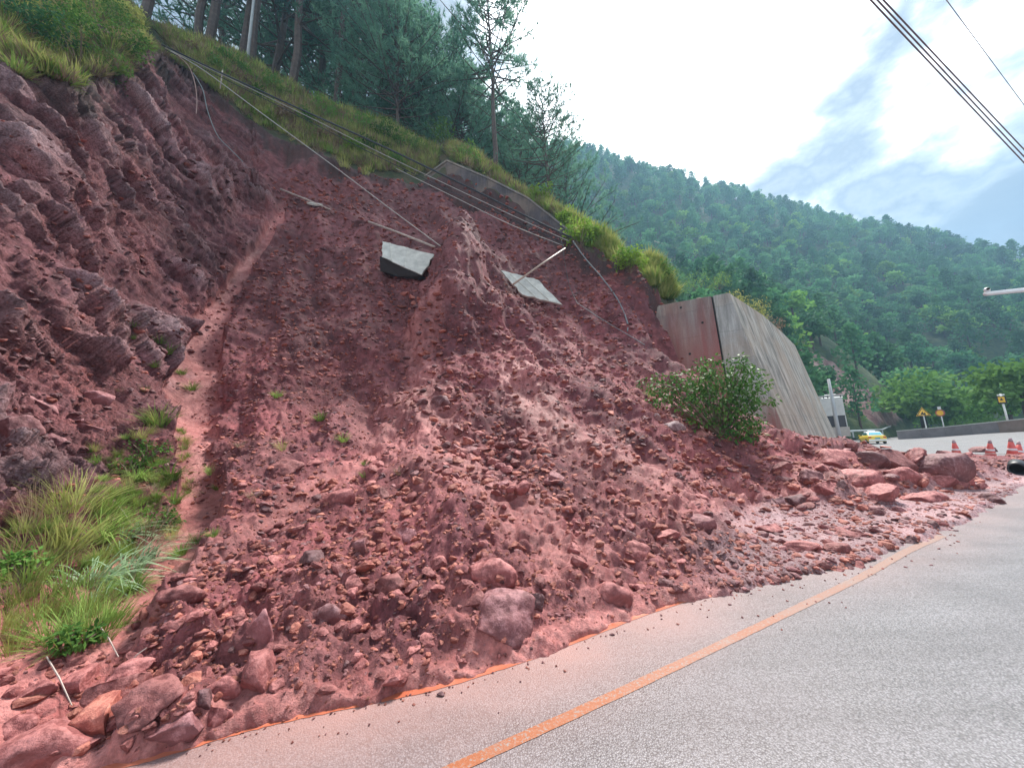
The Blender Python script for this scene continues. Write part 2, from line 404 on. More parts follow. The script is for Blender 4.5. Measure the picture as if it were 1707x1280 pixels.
# radii stretched with the slant so that depth (not radius) is shared out evenly
kk = np.minimum(1 / cs, 1.75)
Rg = rad[None, :] * kk[:, None]
Xc = Rg * sn[:, None]; Yc = Rg * cs[:, None]
sub = slice(None, None, 4)
Hc, _, _, _ = base_H(Xc[sub], Yc[sub])
pu, pv, pw = proj(np.stack([Xc[sub], Yc[sub], Hc], -1))
wt = np.minimum(np.abs(np.diff(np.clip(pv, -150, 1500), axis=1)), 9) + np.diff(Rg[sub], axis=1) * 1.6 + np.abs(np.diff(pu, axis=1)) * .3 + .05
# smooth the sharing between neighbouring rays
for _ in range(25): wt[1:-1] = (wt[:-2] + 2 * wt[1:-1] + wt[2:]) / 4
cum = np.concatenate([np.zeros((wt.shape[0], 1)), np.cumsum(wt, 1)], 1); cum /= cum[:, -1:]
q = np.linspace(0, 1, NV)
Rs_sub = np.stack([np.interp(q, cum[i], Rg[sub][i]) for i in range(wt.shape[0])])
Rs = np.stack([np.interp(uu, uu[sub], Rs_sub[:, j]) for j in range(NV)], 1)
X = Rs * sn[:, None]; Y = Rs * cs[:, None]
Z, DC, PAR, TD = base_H(X, Y)

def hit(u, v, y0=1.3, y1=60):
    """where the sight line through a pixel meets the smooth ground"""
    Ys = np.concatenate([np.linspace(y0, 8, 240), np.linspace(8, y1, 500)]); p = at(np.full(Ys.shape, u), np.full(Ys.shape, v), Ys)
    h = base_H(p[:, 0], p[:, 1])[0]; b = np.nonzero(p[:, 2] < h)[0]
    return p[b[0]] if len(b) else p[-1]
def hits(L): return np.array([hit(*c[:2])[:2] for c in L])

# --- regions, as polygons on the ground
CH = [(478, 325), (462, 372), (440, 410), (405, 455), (375, 500), (345, 565), (325, 620), (312, 690), (318, 760), (335, 830), (330, 870), (290, 915)]
CHw = [.25, .26, .26, .25, .28, .5, .62, .55, .36, .30, .34, .45]
chp = hits(CH)
cliff_poly = np.array(list(hits([(462, 350), (440, 400), (400, 450), (360, 510), (322, 600), (292, 690), (270, 745), (190, 800), (60, 860), (-60, 900), (-300, 900)])) + [(-30, -2), (-40, 10), (-30, 30), (-17, 21)] + list(hits([(430, 225)])))
NV2 = NV
Pm = np.stack([X.ravel(), Y.ravel(), Z.ravel()], 1).astype(np.float32)
xf, yf = X.ravel(), Y.ravel()
def grid(a): return a.reshape(NU, NV)
dch, pch = polyline_sd(xf, yf, chp); wch = np.interp(pch, np.arange(len(CHw)), CHw)
edge_n = noise2(xf, yf, 2.5, 4, 2.)
m_ch = 1 - smooth(.75, 1.15, np.abs(dch) / wch + edge_n * .35)
m_ch *= smooth(.0, .4, pch) 
m_cliff = smooth(-.25, .25, poly_sd(xf, yf, cliff_poly) + .25 * edge_n)
m_green = smooth(-.05, .12, DC.ravel()) 
td = TD.ravel()
# calm normals, from the smooth ground sampled on a plain plan grid
gx = np.arange(-60, 75, .35); gy = np.arange(-30, 90, .35); GX, GY = np.meshgrid(gx, gy, indexing='ij'); GH = base_H(GX, GY)[0]
for _ in range(3):
    GH[1:-1] = (GH[:-2] + 2 * GH[1:-1] + GH[2:]) / 4; GH[:, 1:-1] = (GH[:, :-2] + 2 * GH[:, 1:-1] + GH[:, 2:]) / 4
gnx, gny = np.gradient(GH, .35)
def bil(A_, x, y):
    fx = np.clip((x - gx[0]) / .35, 0, len(gx) - 1.001); fy = np.clip((y - gy[0]) / .35, 0, len(gy) - 1.001); ix = fx.astype(int); iy = fy.astype(int); fx = fx - ix; fy = fy - iy
    return A_[ix, iy] * (1 - fx) * (1 - fy) + A_[ix + 1, iy] * fx * (1 - fy) + A_[ix, iy + 1] * (1 - fx) * fy + A_[ix + 1, iy + 1] * fx * fy
Nn = np.stack([-bil(gnx, xf, yf), -bil(gny, xf, yf), np.ones(len(xf))], 1); Nn /= np.linalg.norm(Nn, axis=1)[:, None]
Nn[:, 2] = np.maximum(Nn[:, 2], .35); Nn /= np.linalg.norm(Nn, axis=1)[:, None]

# local frame of the slope: s along, up-slope, out
e_s = np.array([.9, .43, 0.]); e_n = np.array([-.43, .9, 0.])
sx = Pm @ e_s.astype(np.float32); dn_ = Pm @ e_n.astype(np.float32); zz = Pm[:, 2]
sl_ = np.hypot(dn_, zz)      # rough length up the slope
dist = np.hypot(xf, yf)
amp = np.zeros(len(xf)); side = np.zeros(len(xf))
# (a) cliff: beds dipping to the right, broken into plates with overhangs
warp = fbm(Pm * .35, 3) * .8
ca_, sa_ = math.cos(math.radians(-33)), math.sin(math.radians(-33))
along = sx * ca_ + sl_ * sa_; across = -sx * sa_ + sl_ * ca_ + warp * .5
wj = fbm(Pm * 1.3, 3) * .35
bed = across * .62 + fbm(Pm * .5 + 2, 3) * .45
def saw(b, sharp=.88):
    fr = b - np.floor(b); return np.where(fr < sharp, fr / sharp, (1 - fr) / (1 - sharp)), np.floor(b)
s1, i1 = saw(-bed); s2, i2 = saw(-bed * 3.1 + wj * 1.2 + 3.3)
k1 = smooth(-.30, .35, fbm(np.stack([along * .45, i1 * 3.1, along * 0], 1), 2))
k2 = smooth(-.3, .4, fbm(np.stack([along * 1.2, i2 * 2.3, along * 0], 1), 2))
j0 = perlin(Pm * 2.7) * .9
fA, cA, idA = facets(along * .6 + wj, across * 1.35 + wj, 1.0, -.5)
fB, cB, idB = facets(along * 2.0 + wj * 3.5, across * 3.4 + wj * 3.5 + j0, 1.1, -.12)
fC, cC, idC = facets(along * 5.5 + wj * 5, across * 8.5 + wj * 5, 1.0, -.4)
rough = fbm(Pm * 1.6, 4, .55, ridge=True)
gneu = smooth(.45, -.35, fbm(Pm * .42 + 9, 2))
big = fbm(Pm * .5 + 4, 3)
blocky = .25 + .75 * gneu
c_amp = .62 * s1 * k1 * blocky + .15 * s2 * k2 * blocky + .40 * fA * blocky - .05 * (1 - cA) * blocky + .17 * fB * (.35 + .65 * gneu) - .02 * (1 - cB) + .05 * fC + .05 * fbm(Pm * 4.2 + 1, 4, .62, ridge=True) + .05 * rough + .30 * big
c_side = .26 * s1 * k1 * blocky
# (b) debris: angular rubble with runs down the slope
j1 = perlin(Pm * 1.2) * .35; j2 = perlin(Pm * 3.1 + 7) * .3
def clod(scale, k=0.):
    d1, d2, idn, ox, oy = worley(np.stack([sx * scale + j1 * scale * .5 + j2, sl_ * scale + j2 * scale * .4 + k], 1))
    r = _V[idn]; r2 = _V[(idn * 5 + 17) & 255]; e = smooth(-.05, .5, d2 - d1)
    return e * (.25 + .75 * r[:, 1] * r[:, 1]) * (1 - .35 * d1) + e * .45 * (ox * (r2[:, 0] - .5) + oy * (r2[:, 1] - .5)) * 2 * r[:, 1], idn
w1, _ = clod(1.3); w2, _ = clod(3.4, 5.); w3, _ = clod(8.5, 11.); w4, _ = clod(19., 3.)
runs = fbm(np.stack([sx * .9 + j1 * .5, sl_ * .2, zz * 0 + 2], 1), 2)
nearf = smooth(9., 4., dist)
fine = .055 * w3 + .022 * w4 * nearf + .05 * fbm(Pm * 2.6, 4, .6)
dryd = .15 * w2 * smooth(-.2, .5, fbm(Pm * .5 + 3, 2)) + fine + .34 * runs + .28 * fbm(Pm * .45 + 5, 3) + .10 * fbm(Pm * 1.5 + 5, 4, .6, ridge=True)
coarse = .30 * w1 * smooth(-.3, .5, fbm(Pm * .6 + 8, 2)) + .17 * w2 + .075 * w3 + .03 * w4 * nearf + .13 * fbm(Pm * 1.1, 4, .55) + .10 * fbm(Pm * 2.8 + 3, 4, .6, ridge=True) 
m_coarse = smooth(5.2, 3.8, dn_ + .8 * fbm(Pm * .5 + 2, 2))       # foot of the slide
d_amp = dryd * (1 - m_coarse) + coarse * m_coarse
toe_f = smooth(.0, .9, td)
film = smooth(.30, .08, zz) * smooth(1.6, 3.0, xf)          # the thin gravel spread right of the toe
d_amp = d_amp * (.25 + .75 * toe_f) * (1 - .85 * film) + film * (.035 * w3 + .03 * w2)
ch_amp = -.10 + .03 * w3 + .02 * fbm(Pm * 6, 3)
amp = c_amp * m_cliff + d_amp * (1 - m_cliff)
amp = amp * (1 - m_ch) + ch_amp * m_ch
g_amp = .10 * fbm(Pm * .9, 4)
amp = amp * (1 - m_green) + g_amp * m_green
# keep still behind and along the concrete walls, and under the road
par = PAR.ravel()
still = smooth(20.9, 21.3, par) * smooth(.8, .3, np.abs(DC.ravel()))
amp *= 1 - still
mask_road = td < -.03
amp = np.where(mask_road, 0, amp)
A2 = grid(amp).copy(); MC = grid(m_cliff)
for kk_ in range(3):
    B2 = A2.copy(); B2[1:-1] = (A2[:-2] + 2 * A2[1:-1] + A2[2:]) / 4; B2[:, 1:-1] = (B2[:, :-2] + 2 * B2[:, 1:-1] + B2[:, 2:]) / 4
    A2 = B2 * (1 - .75 * MC) + A2 * .75 * MC
    break
amp = A2.ravel()
Pd = Pm + Nn * amp[:, None]
# overhang: beds pushed out sideways to the road
S2 = grid(c_side * m_cliff * (1 - m_green) * .7).copy()
for kk_ in range(3): S2[1:-1] = (S2[:-2] + 2 * S2[1:-1] + S2[2:]) / 4; S2[:, 1:-1] = (S2[:, :-2] + 2 * S2[:, 1:-1] + S2[:, 2:]) / 4
Pd[:, 2] -= S2.ravel()
#Pd[:, 2] -= (c_side * m_cliff * (1 - m_green)) * .7
Pd = Pd.astype(np.float32)
# faces
ii = np.arange(NU * NV).reshape(NU, NV)
Fq = np.stack([ii[:-1, :-1], ii[1:, :-1], ii[1:, 1:], ii[:-1, 1:]], -1).reshape(-1, 4)
fin = ((grid(td)[:-1, :-1] > -.10) | (grid(td)[1:, 1:] > -.10)).ravel()
fgreen = (grid(m_green)[:-1, :-1] > .5).ravel()

def compact(V, F_):
    u_, inv = np.unique(F_.ravel(), return_inverse=True); return V[u_], inv.reshape(F_.shape).astype(np.int32), u_
def color_attr(me, name, C4):
    a = me.color_attributes.new(name, 'FLOAT_COLOR', 'POINT'); a.data.foreach_set('color', np.ascontiguousarray(C4, np.float32).ravel())
# masks carried to the material: R cliff rock, G wet mud, B pale gravel / light bed faces
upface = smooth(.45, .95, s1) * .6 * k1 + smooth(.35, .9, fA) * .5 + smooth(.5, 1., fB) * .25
wet = np.clip(m_ch * 1.0 + .38 * m_coarse * smooth(-.4, .5, fbm(Pm * .7 + 21, 3)) * (1 - m_cliff) + .9 * smooth(.20, .04, td + .05 * edge_n) * (1 - film), 0, 1)
scar = smooth(12, 15, dn_) * (1 - m_cliff)
spd, spp = polyline_sd(xf, yf, SPUR)
scar = np.maximum(scar, smooth(1.3, .7, np.abs(spd) + .4 * edge_n) * smooth(4.0, 3.2, spp) * (1 - m_cliff)); wet = wet * (1 - .9 * smooth(1.2, .8, np.abs(spd)) * smooth(4.0, 3.5, spp) * smooth(0, .2, spp))
bt = fbm(np.stack([sx * .55 + 30, sl_ * .13, zz * 0], 1), 4)      # tongues of wet redder mud running down
wet = np.clip(wet + .40 * smooth(.12, .5, bt) * (1 - m_cliff) * smooth(13, 9, dn_), 0, 1)
for path, w_, k_ in (([(688, 520), (695, 600), (712, 680), (745, 740), (790, 800)], .55, .7), ([(850, 600), (885, 680), (950, 745), (1060, 800), (1150, 850)], .7, .6), ([(735, 470), (722, 540), (716, 590)], .3, .6), ([(1130, 800), (1180, 820), (1220, 830)], .5, .6)):
    dq, pq = polyline_sd(xf, yf, hits(path)); wet = np.maximum(wet, k_ * (1 - smooth(.5, 1.3, np.abs(dq) / w_ + .6 * edge_n)) * smooth(0, .3, pq))
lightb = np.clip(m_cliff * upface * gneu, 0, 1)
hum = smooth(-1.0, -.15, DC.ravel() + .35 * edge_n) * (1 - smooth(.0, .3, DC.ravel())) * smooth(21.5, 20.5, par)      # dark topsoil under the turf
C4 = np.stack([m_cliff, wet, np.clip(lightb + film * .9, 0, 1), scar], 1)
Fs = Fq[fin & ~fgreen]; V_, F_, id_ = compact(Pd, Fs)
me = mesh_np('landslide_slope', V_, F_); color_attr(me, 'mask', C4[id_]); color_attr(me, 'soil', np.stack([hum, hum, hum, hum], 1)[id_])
slide = link('landslide_slope', me); tag(slide, 'bare red landslide slope with rubble fans and rocky cliff', kind='structure')
Fg = Fq[fin & fgreen]; V_, F_, id_ = compact(Pd, Fg)
meg = mesh_np('grassy_hillside', V_, F_); hillside = link('grassy_hillside', meg)
tag(hillside, 'grass covered hillside above the crest of the slide', kind='structure')
bpy.context.view_layer.update()

# ---- materials of the ground
def earth_mat():
    t = NT('red_earth'); v = t.obj()
    a = t.n('ShaderNodeAttribute', attribute_name='mask'); sp = t.n('ShaderNodeSeparateColor'); t.l(a.outputs['Color'], sp.inputs[0])
    cliff, wet, light = sp.outputs[0], sp.outputs[1], sp.outputs[2]; scar = a.outputs['Alpha']
    nb = t.noise(.55, 4, .55, v); nm = t.noise(3.5, 6, .6, v); nf = t.noise(26, 5, .65, v)
    dry = t.mix(t.rng(nm, .35, .68), (.098, .028, .033), (.225, .070, .079))
    dry = t.mix(t.rng(nb, .42, .62), dry, t.mix(t.rng(nm, .4, .6), (.165, .043, .045), (.31, .094, .098)))
    rock = t.mix(t.rng(nm, .36, .66), (.110, .034, .038), (.27, .104, .112))
    rock = t.mix(t.rng(nb, .45, .62), rock, t.mix(t.rng(nf, .4, .6), (.18, .052, .052), (.28, .095, .094)))
    def dot_(vec):
        q = t.n('ShaderNodeVectorMath', operation='DOT_PRODUCT'); t.l(v, q.inputs[0]); q.inputs[1].default_value = vec; return q.outputs['Value']
    cb = t.n('ShaderNodeCombineXYZ'); t.l(t.math('MULTIPLY', dot_((.75, .12, -.62)), 1.3), cb.inputs[0]); t.l(t.math('MULTIPLY', dot_((.26, .70, .67)), 8.0), cb.inputs[1]); t.l(t.math('MULTIPLY', dot_((.3, -.64, .7)), 1.3), cb.inputs[2])
    beds = t.noise(1.0, 6, .68, cb.outputs[0], .35)
    rock = t.mix(t.rng(beds, .36, .50, .55, 0), rock, (.060, .022, .027)); rock = t.mix(t.rng(beds, .56, .70, 0, .5), rock, (.34, .19, .20))
    mud = t.mix(t.rng(nm, .4, .6), (.33, .102, .096), (.50, .20, .182))
    c = t.mix(cliff, dry, rock)
    c = t.mix(t.math('MULTIPLY', scar, .7), c, t.mix(t.rng(nm, .4, .62), (.12, .044, .046), (.21, .080, .084)))
    c = t.mix(wet, c, mud)
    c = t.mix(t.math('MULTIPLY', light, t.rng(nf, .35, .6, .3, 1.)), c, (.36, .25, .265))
    a2 = t.n('ShaderNodeAttribute', attribute_name='soil'); c = t.mix(t.math('MULTIPLY', a2.outputs['Fac'], .85), c, (.050, .030, .028))
    k = t.math('MULTIPLY', t.rng(nf, .3, .7, .66, 1.3), t.rng(t.noise(.33, 6, .65, v, .6), .36, .62, .68, 1.22))
    s = t.n('ShaderNodeVectorMath', operation='SCALE'); t.l(c, s.inputs[0]); t.l(k, s.inputs['Scale'])
    rgh = t.mix(wet, (.82,) * 3, (.42,) * 3)
    h = t.math('ADD', t.math('MULTIPLY', t.noise(14, 6, .7, v), .6), t.math('MULTIPLY', t.noise(60, 4, .7, v), .4))
    h = t.math('ADD', h, t.math('MULTIPLY', t.math('MULTIPLY', beds, cliff), 2.2))
    return t.set(s.outputs[0], rgh, h, .9, .05, .35)
M_earth = earth_mat(); slide.data.materials.append(M_earth)
def soil_green():
    t = NT('grassy_soil'); v = t.obj(); n = t.noise(1.2, 5, .6, v); n2 = t.noise(9, 5, .7, v)
    c = t.mix(t.rng(n, .4, .6), (.050, .060, .026), (.12, .080, .048)); c = t.mix(t.rng(n2, .4, .7), c, (.03, .05, .02))
    return t.set(c, .9, n2, .8, .1)
M_soil = soil_green(); hillside.data.materials.append(M_soil)
def asphalt_mat():
    t = NT('worn_asphalt'); v = t.obj()
    vo = t.n('ShaderNodeTexVoronoi', Scale=95.0); t.l(v, vo.inputs['Vector'])
    sc = t.n('ShaderNodeSeparateColor'); t.l(vo.outputs['Color'], sc.inputs[0])
    vo2 = t.n('ShaderNodeTexVoronoi', Scale=38.0); t.l(v, vo2.inputs['Vector'])
    g = t.rng(sc.outputs[0], 0, 1, .135, .265)
    dk = t.rng(vo.outputs['Distance'], .25, .75, 1, .55)
    g = t.math('MULTIPLY', g, dk)
    mpr = t.n('ShaderNodeMapping'); t.l(v, mpr.inputs[0]); mpr.inputs['Rotation'].default_value = (0, 0, -.5); mpr.inputs['Scale'].default_value = (.18, 2.6, 1)
    nb = t.noise(.9, 5, .6, v); g = t.math('MULTIPLY', g, t.math('MULTIPLY', t.rng(nb, .3, .7, .86, 1.12), t.rng(t.noise(1.0, 4, .6, mpr.outputs[0]), .35, .65, .86, 1.1)))
    cc = t.n('ShaderNodeCombineColor')
    for i, k in enumerate((1.0, .965, 1.03)): t.l(t.math('MULTIPLY', g, k), cc.inputs[i])
    # thin red mud washed over the lane
    at_ = t.n('ShaderNodeAttribute', attribute_name='mask'); sp = t.n('ShaderNodeSeparateColor'); t.l(at_.outputs['Color'], sp.inputs[0])
    c = t.mix(t.math('MULTIPLY', sp.outputs[0], t.rng(nb, .3, .65, .55, 1.)), cc.outputs[0], (.36, .19, .165))
    c = t.mix(sp.outputs[1], c, (.55, .17, .09))
    h = t.math('SUBTRACT', 1.0, vo.outputs['Distance'])
    return t.set(c, t.rng(nb, .35, .7, .42, .58), h, .5, .006, .35)
M_asph = asphalt_mat()
# road sheet
nx, ny = 240, 200
xs = np.concatenate([-np.geomspace(60, .6, 60), np.linspace(-.5, 12, 110), np.geomspace(12.2, 140, 70)]); ys = np.concatenate([np.linspace(-40, 0, 30, endpoint=False), np.linspace(0, 14, 110), np.geomspace(14.2, 160, 60)])
RX, RY = np.meshgrid(xs, ys, indexing='ij'); RZ = road_z(RX, RY)
far_in = poly_sd(RX, RY, TOE); RZ = np.where(far_in > 1.2, RZ - .6, RZ)
k_ = np.arange(RX.size).reshape(RX.shape); FR = np.stack([k_[:-1, :-1], k_[1:, :-1], k_[1:, 1:], k_[:-1, 1:]], -1).reshape(-1, 4)
mer = mesh_np('road', np.stack([RX, RY, RZ], -1).reshape(-1, 3), FR)
tdr = far_in.ravel() ; rx, ry = RX.ravel(), RY.ravel()
nearx = smooth(3.5, .5, rx)
mud_wash = np.clip(smooth(-1.0, 0, tdr) * .38 * nearx + smooth(-3.0, -.3, tdr) * .16 * nearx + smooth(-1.0, .1, tdr) * .35, 0, 1)
edge_or = smooth(-.16, -.02, tdr + .05 * noise2(rx, ry, 3., 2)) * smooth(2.2, 1.0, rx)
color_attr(mer, 'mask', np.stack([mud_wash, edge_or * 0, rx * 0, rx * 0], 1))
road = link('road', mer, M_asph); tag(road, 'worn pale asphalt road, wet and dusted with red mud', kind='structure')

# ================================================================== placing helpers
dg = bpy.context.evaluated_depsgraph_get()
def cast(u, v, objs=None):
    d = Vector(ray(u, v)).normalized(); best = None
    for o in (objs or (slide, hillside, road)):
        ok, loc, nor, idx = o.ray_cast(Vector(CAM), d)
        if ok and (best is None or (loc - Vector(CAM)).length < (best[0] - Vector(CAM)).length): best = (loc, nor, o)
    return best
def G(u, v, objs=None):
    b = cast(u, v, objs); return b[0] if b else Vector(hit(u, v))
def drop(x, y, objs=None):
    best = None
    for o in (objs or (slide, hillside, road)):
        ok, loc, nor, idx = o.ray_cast(Vector((x, y, 80)), Vector((0, 0, -1)))
        if ok and (best is None or loc.z > best[0].z): best = (loc, nor)
    return best if best else (Vector((x, y, 0)), Vector((0, 0, 1)))
def A(u, v, Y): return Vector(at(u, v, Y))
def mpp(p):  # metres per photo pixel at a point
    return float((np.array(p) - CAM) @ Fv) / FPX

# ---- road marking
def yellow_mat():
    t = NT('worn_yellow_paint'); v = t.obj(); n = t.noise(45, 5, .7, v); nb = t.noise(1.5, 3, .5, v)
    c = t.mix(t.rng(n, .35, .7), (.27, .080, .030), (.36, .115, .042)); c = t.mix(t.rng(t.n('ShaderNodeSeparateXYZ', Vector=v).outputs[0], .8, 4.2, 0, .75), c, (.26, .16, .13))
    c = t.mix(t.math('ADD', t.rng(n, .52, .62, 0, .85), t.rng(nb, .5, .7, 0, .4), True), c, (.23, .20, .19))
    return t.set(c, .45, n, .3, .004)
M_yel = yellow_mat()
LN = [tuple(gnd(u, v)[:2]) for u, v in [(600, 1352), (760, 1280), (1000, 1170), (1190, 1080), (1320, 1018), (1440, 960), (1512, 918), (1570, 893)]]
def ribbon(name, pts, w, mat, z=.004, seg=14, jag=0.0, z0=None):
    P = [Vector((p[0], p[1], 0)) for p in pts]; S = []
    for i in range(len(P) - 1):
        for k in range(seg): S.append(P[i].lerp(P[i + 1], k / seg))
    S.append(P[-1]); sm_ = S[:]
    for _ in range(seg): sm_ = [sm_[0]] + [(sm_[i - 1] + sm_[i] * 2 + sm_[i + 1]) / 4 for i in range(1, len(sm_) - 1)] + [sm_[-1]]
    mb = MB(); V = []; F = []
    for i, p in enumerate(sm_):
        t = (sm_[min(i + 1, len(sm_) - 1)] - sm_[max(i - 1, 0)]).normalized(); n = Vector((-t.y, t.x, 0))
        ww = w if isinstance(w, (int, float)) else np.interp(i / (len(sm_) - 1), np.linspace(0, 1, len(w)), w)
        for sgn in (-.5, .5):
            q = p + n * (ww * sgn * (1 + jag * random.uniform(-1, 1))); q.z = float(road_z(np.array(q.x), np.array(q.y))) + z; V.append(q)
        if i: F.append((2 * i - 2, 2 * i, 2 * i + 1, 2 * i - 1))
    mb.add(V, F); return mb.build(name, mat)
ml = ribbon('lane_line', LN, [.075, .075, .08, .095, .11], M_yel, .003, jag=.05); tag(ml, 'worn yellow line painted along the road', kind='structure')
# orange mud left by the run-off along the foot of the debris
def film_mat():
    t = NT('orange_mud_film'); v = t.obj(); n = t.noise(3, 5, .6, v); n2 = t.noise(30, 4, .6, v)
    c = t.mix(t.rng(n, .35, .65), (.40, .105, .055), (.50, .155, .09))
    return t.set(c, t.rng(n, .3, .7, .25, .5), n2, .3, .004)
M_film = film_mat()
EDGE = [(-6, .80)] + [tuple(gnd(u, v)[:2]) for u, v in [(60, 1304), (160, 1280), (300, 1243), (430, 1205), (600, 1169), (740, 1140), (900, 1090), (1050, 1030), (1140, 1001), (1200, 991)]]
fr = ribbon('mud_fringe', EDGE, [.15, .14, .14, .11, .10, .11, .08, .09, .06, .04], M_film, .003, jag=.10); tag(fr, 'thin orange mud run-off along the edge of the debris', kind='structure')

# ---- retaining wall
def concrete_mat(name, base=(.33, .31, .28), stain_z=None, soft=2.5, dark=.45, rust=.35, scale=1.0):
    t = NT(name); g = t.geo()
    mp = t.n('ShaderNodeMapping'); t.l(g, mp.inputs[0]); mp.inputs['Scale'].default_value = (1.6 * scale, 1.6 * scale, .10 * scale)
    st = t.noise(1.6, 6, .62, mp.outputs[0]); st2 = t.noise(5.0, 5, .65, mp.outputs[0]); bl = t.noise(.5, 4, .6, g); fi = t.noise(22, 5, .7, g)
    c = t.mix(t.rng(st, .38, .66), tuple(x * dark for x in base), base)
    c = t.mix(t.rng(st2, .52, .72, 0, .55), c, tuple(min(1, x * 1.5) for x in base))
    c = t.mix(t.rng(bl, .45, .6, 0, rust), c, (.36, .25, .17))
    # horizontal pour lines
    sx_ = t.n('ShaderNodeSeparateXYZ', Vector=g)
    wv = t.math('PINGPONG', t.math('ADD', sx_.outputs[2], t.math('MULTIPLY', bl, .25)), .65)
    c = t.mix(t.rng(wv, .0, .03, .45, 0), c, tuple(x * .4 for x in base))
    if stain_z is not None:
        zf = t.math('ADD', sx_.outputs[2], t.math('MULTIPLY', t.math('SUBTRACT', st, .5), 6.0))
        c = t.mix(t.rng(zf, stain_z - soft * .5, stain_z + soft, .88, 0), c, (.27, .085, .078))
    k = t.rng(fi, .3, .7, .85, 1.12); s = t.n('ShaderNodeVectorMath', operation='SCALE'); t.l(c, s.inputs[0]); t.l(k, s.inputs['Scale'])
    return t.set(s.outputs[0], .75, t.math('ADD', fi, t.math('MULTIPLY', st2, .6)), .35, .03)
M_wallA = concrete_mat('stained_concrete', (.26, .235, .22), 6.4, 2.6)
M_wallB = concrete_mat('grey_concrete', (.40, .39, .37), 1.9, 1.0)
M_wallC = concrete_mat('streaked_concrete', (.50, .45, .385), .5, .8, .30, .45)
M_joint = plain('dark_joint', (.02, .02, .022), .9)
M_hole = plain('weep_pipe', (.015, .014, .015), .8)
M_mud = plain('mud_crust', (.26, .10, .08), .6)
wall = thing('retaining_wall', (0, 0, 0), 'tall battered concrete retaining wall with streaked face and red stained end', 'retaining wall')
T = [Vector(p) for p in WT]
nrm = []
for i in range(1, len(T)):
    a = T[max(i - 1, 1)]; b = T[min(i + 1, len(T) - 1)]; e = (b - a); e.z = 0; e.normalize(); nrm.append(Vector((e.y, -e.x, 0)))
BZ = -.5
def foot(i, inset=0.0, z=BZ):   # i>=1: foot of the battered face
    tp = T[i]; k = (tp.z - z) * .195
    return Vector((tp.x, tp.y, 0)) + nrm[i - 1] * (k - inset) + Vector((0, 0, z))
def slab(front, back_off, name, mat):
    """front: quad a(top-left) b(top-right) c(bottom-right) d(bottom-left); back_off moves it inwards"""
    a, b, c, d = front; o = back_off
    mb = MB(); mb.add([a, b, c, d, a + o, b + o, c + o, d + o], [(0, 3, 2, 1), (4, 5, 6, 7), (0, 1, 5, 4), (1, 2, 6, 5), (2, 3, 7, 6), (3, 0, 4, 7)])
    ob = mb.build(name, mat, wall)
    bv = ob.modifiers.new('edge', 'BEVEL'); bv.width = .025; bv.segments = 2; bv.limit_method = 'ANGLE'
    return ob
# end return: from T[0] to corner T[1]; its foot corner is foot(1)
f1 = foot(1)
ext = (T[0] - T[1]); ext.z = 0; ext.normalize()
T0e = T[0] + ext * 2.2; T0e.z = T[0].z + .05
inn = Vector((.3, .9, 0)).normalized() * .6
tj = (1215 - 1191) / (1215 - 1100.)
tj = .23
J = T[1].lerp(T[0], tj); Jf = Vector((J.x - .12, J.y - .62, BZ)); T0f = Vector((T0e.x - .12, T0e.y - .62, BZ))
jd = (T[0] - T[1]).normalized() * .035
slab((T0e, J + jd, Jf + jd, T0f), inn, 'wall_panel', M_wallA)
slab((J - jd, T[1], f1, Jf - jd), inn, 'wall_panel', M_wallB)['label'] = 'pale grey end panel beside the dark vertical joint'
j_ = slab((J + jd, J - jd, Jf - jd, Jf + jd), inn, 'expansion_joint', M_joint); 
for v in j_.data.vertices: v.co += inn * .12 + Vector((0, 0, -.02))
# long face, split by expansion joints
cuts = []
seglen = [0]
for i in range(1, len(T) - 1): seglen.append(seglen[-1] + (T[i + 1] - T[i]).length)
def on_top(s):
    for i in range(1, len(T) - 1):
        if s <= seglen[i] or i == len(T) - 2:
            k = (s - seglen[i - 1]) / (seglen[i] - seglen[i - 1]); p = T[i].lerp(T[i + 1], k); n = nrm[i - 1].lerp(nrm[i], k).normalized()
            return p, Vector((p.x, p.y, 0)) + n * ((p.z - BZ) * .195) + Vector((0, 0, BZ)), n
Ltot = seglen[-1]; s = 0.02; st = 5.2
while s < Ltot - .5:
    e = min(s + st, Ltot); a, af, na = on_top(s); b, bf, nb_ = on_top(e - .035)
    slab((a, b, bf, af), -na * .6, 'wall_panel', M_wallC)
    s = e
for u, v in [(1135, 513), (1171, 538), (1107, 561), (1181, 626), (1150, 590)]:
    n = (T[1] - T[0]).cross(T0f - T[0]).normalized(); d = Vector(ray(u, v)); k = (T[0] - Vector(CAM)).dot(n) / d.dot(n); p = Vector(CAM) + d * k
    if p.z < 1: continue
    nn = n if n.y < 0 else -n
    MB().tube([p - nn * .1, p + nn * .03], .055, 10).build('weep_hole', M_hole, wall)

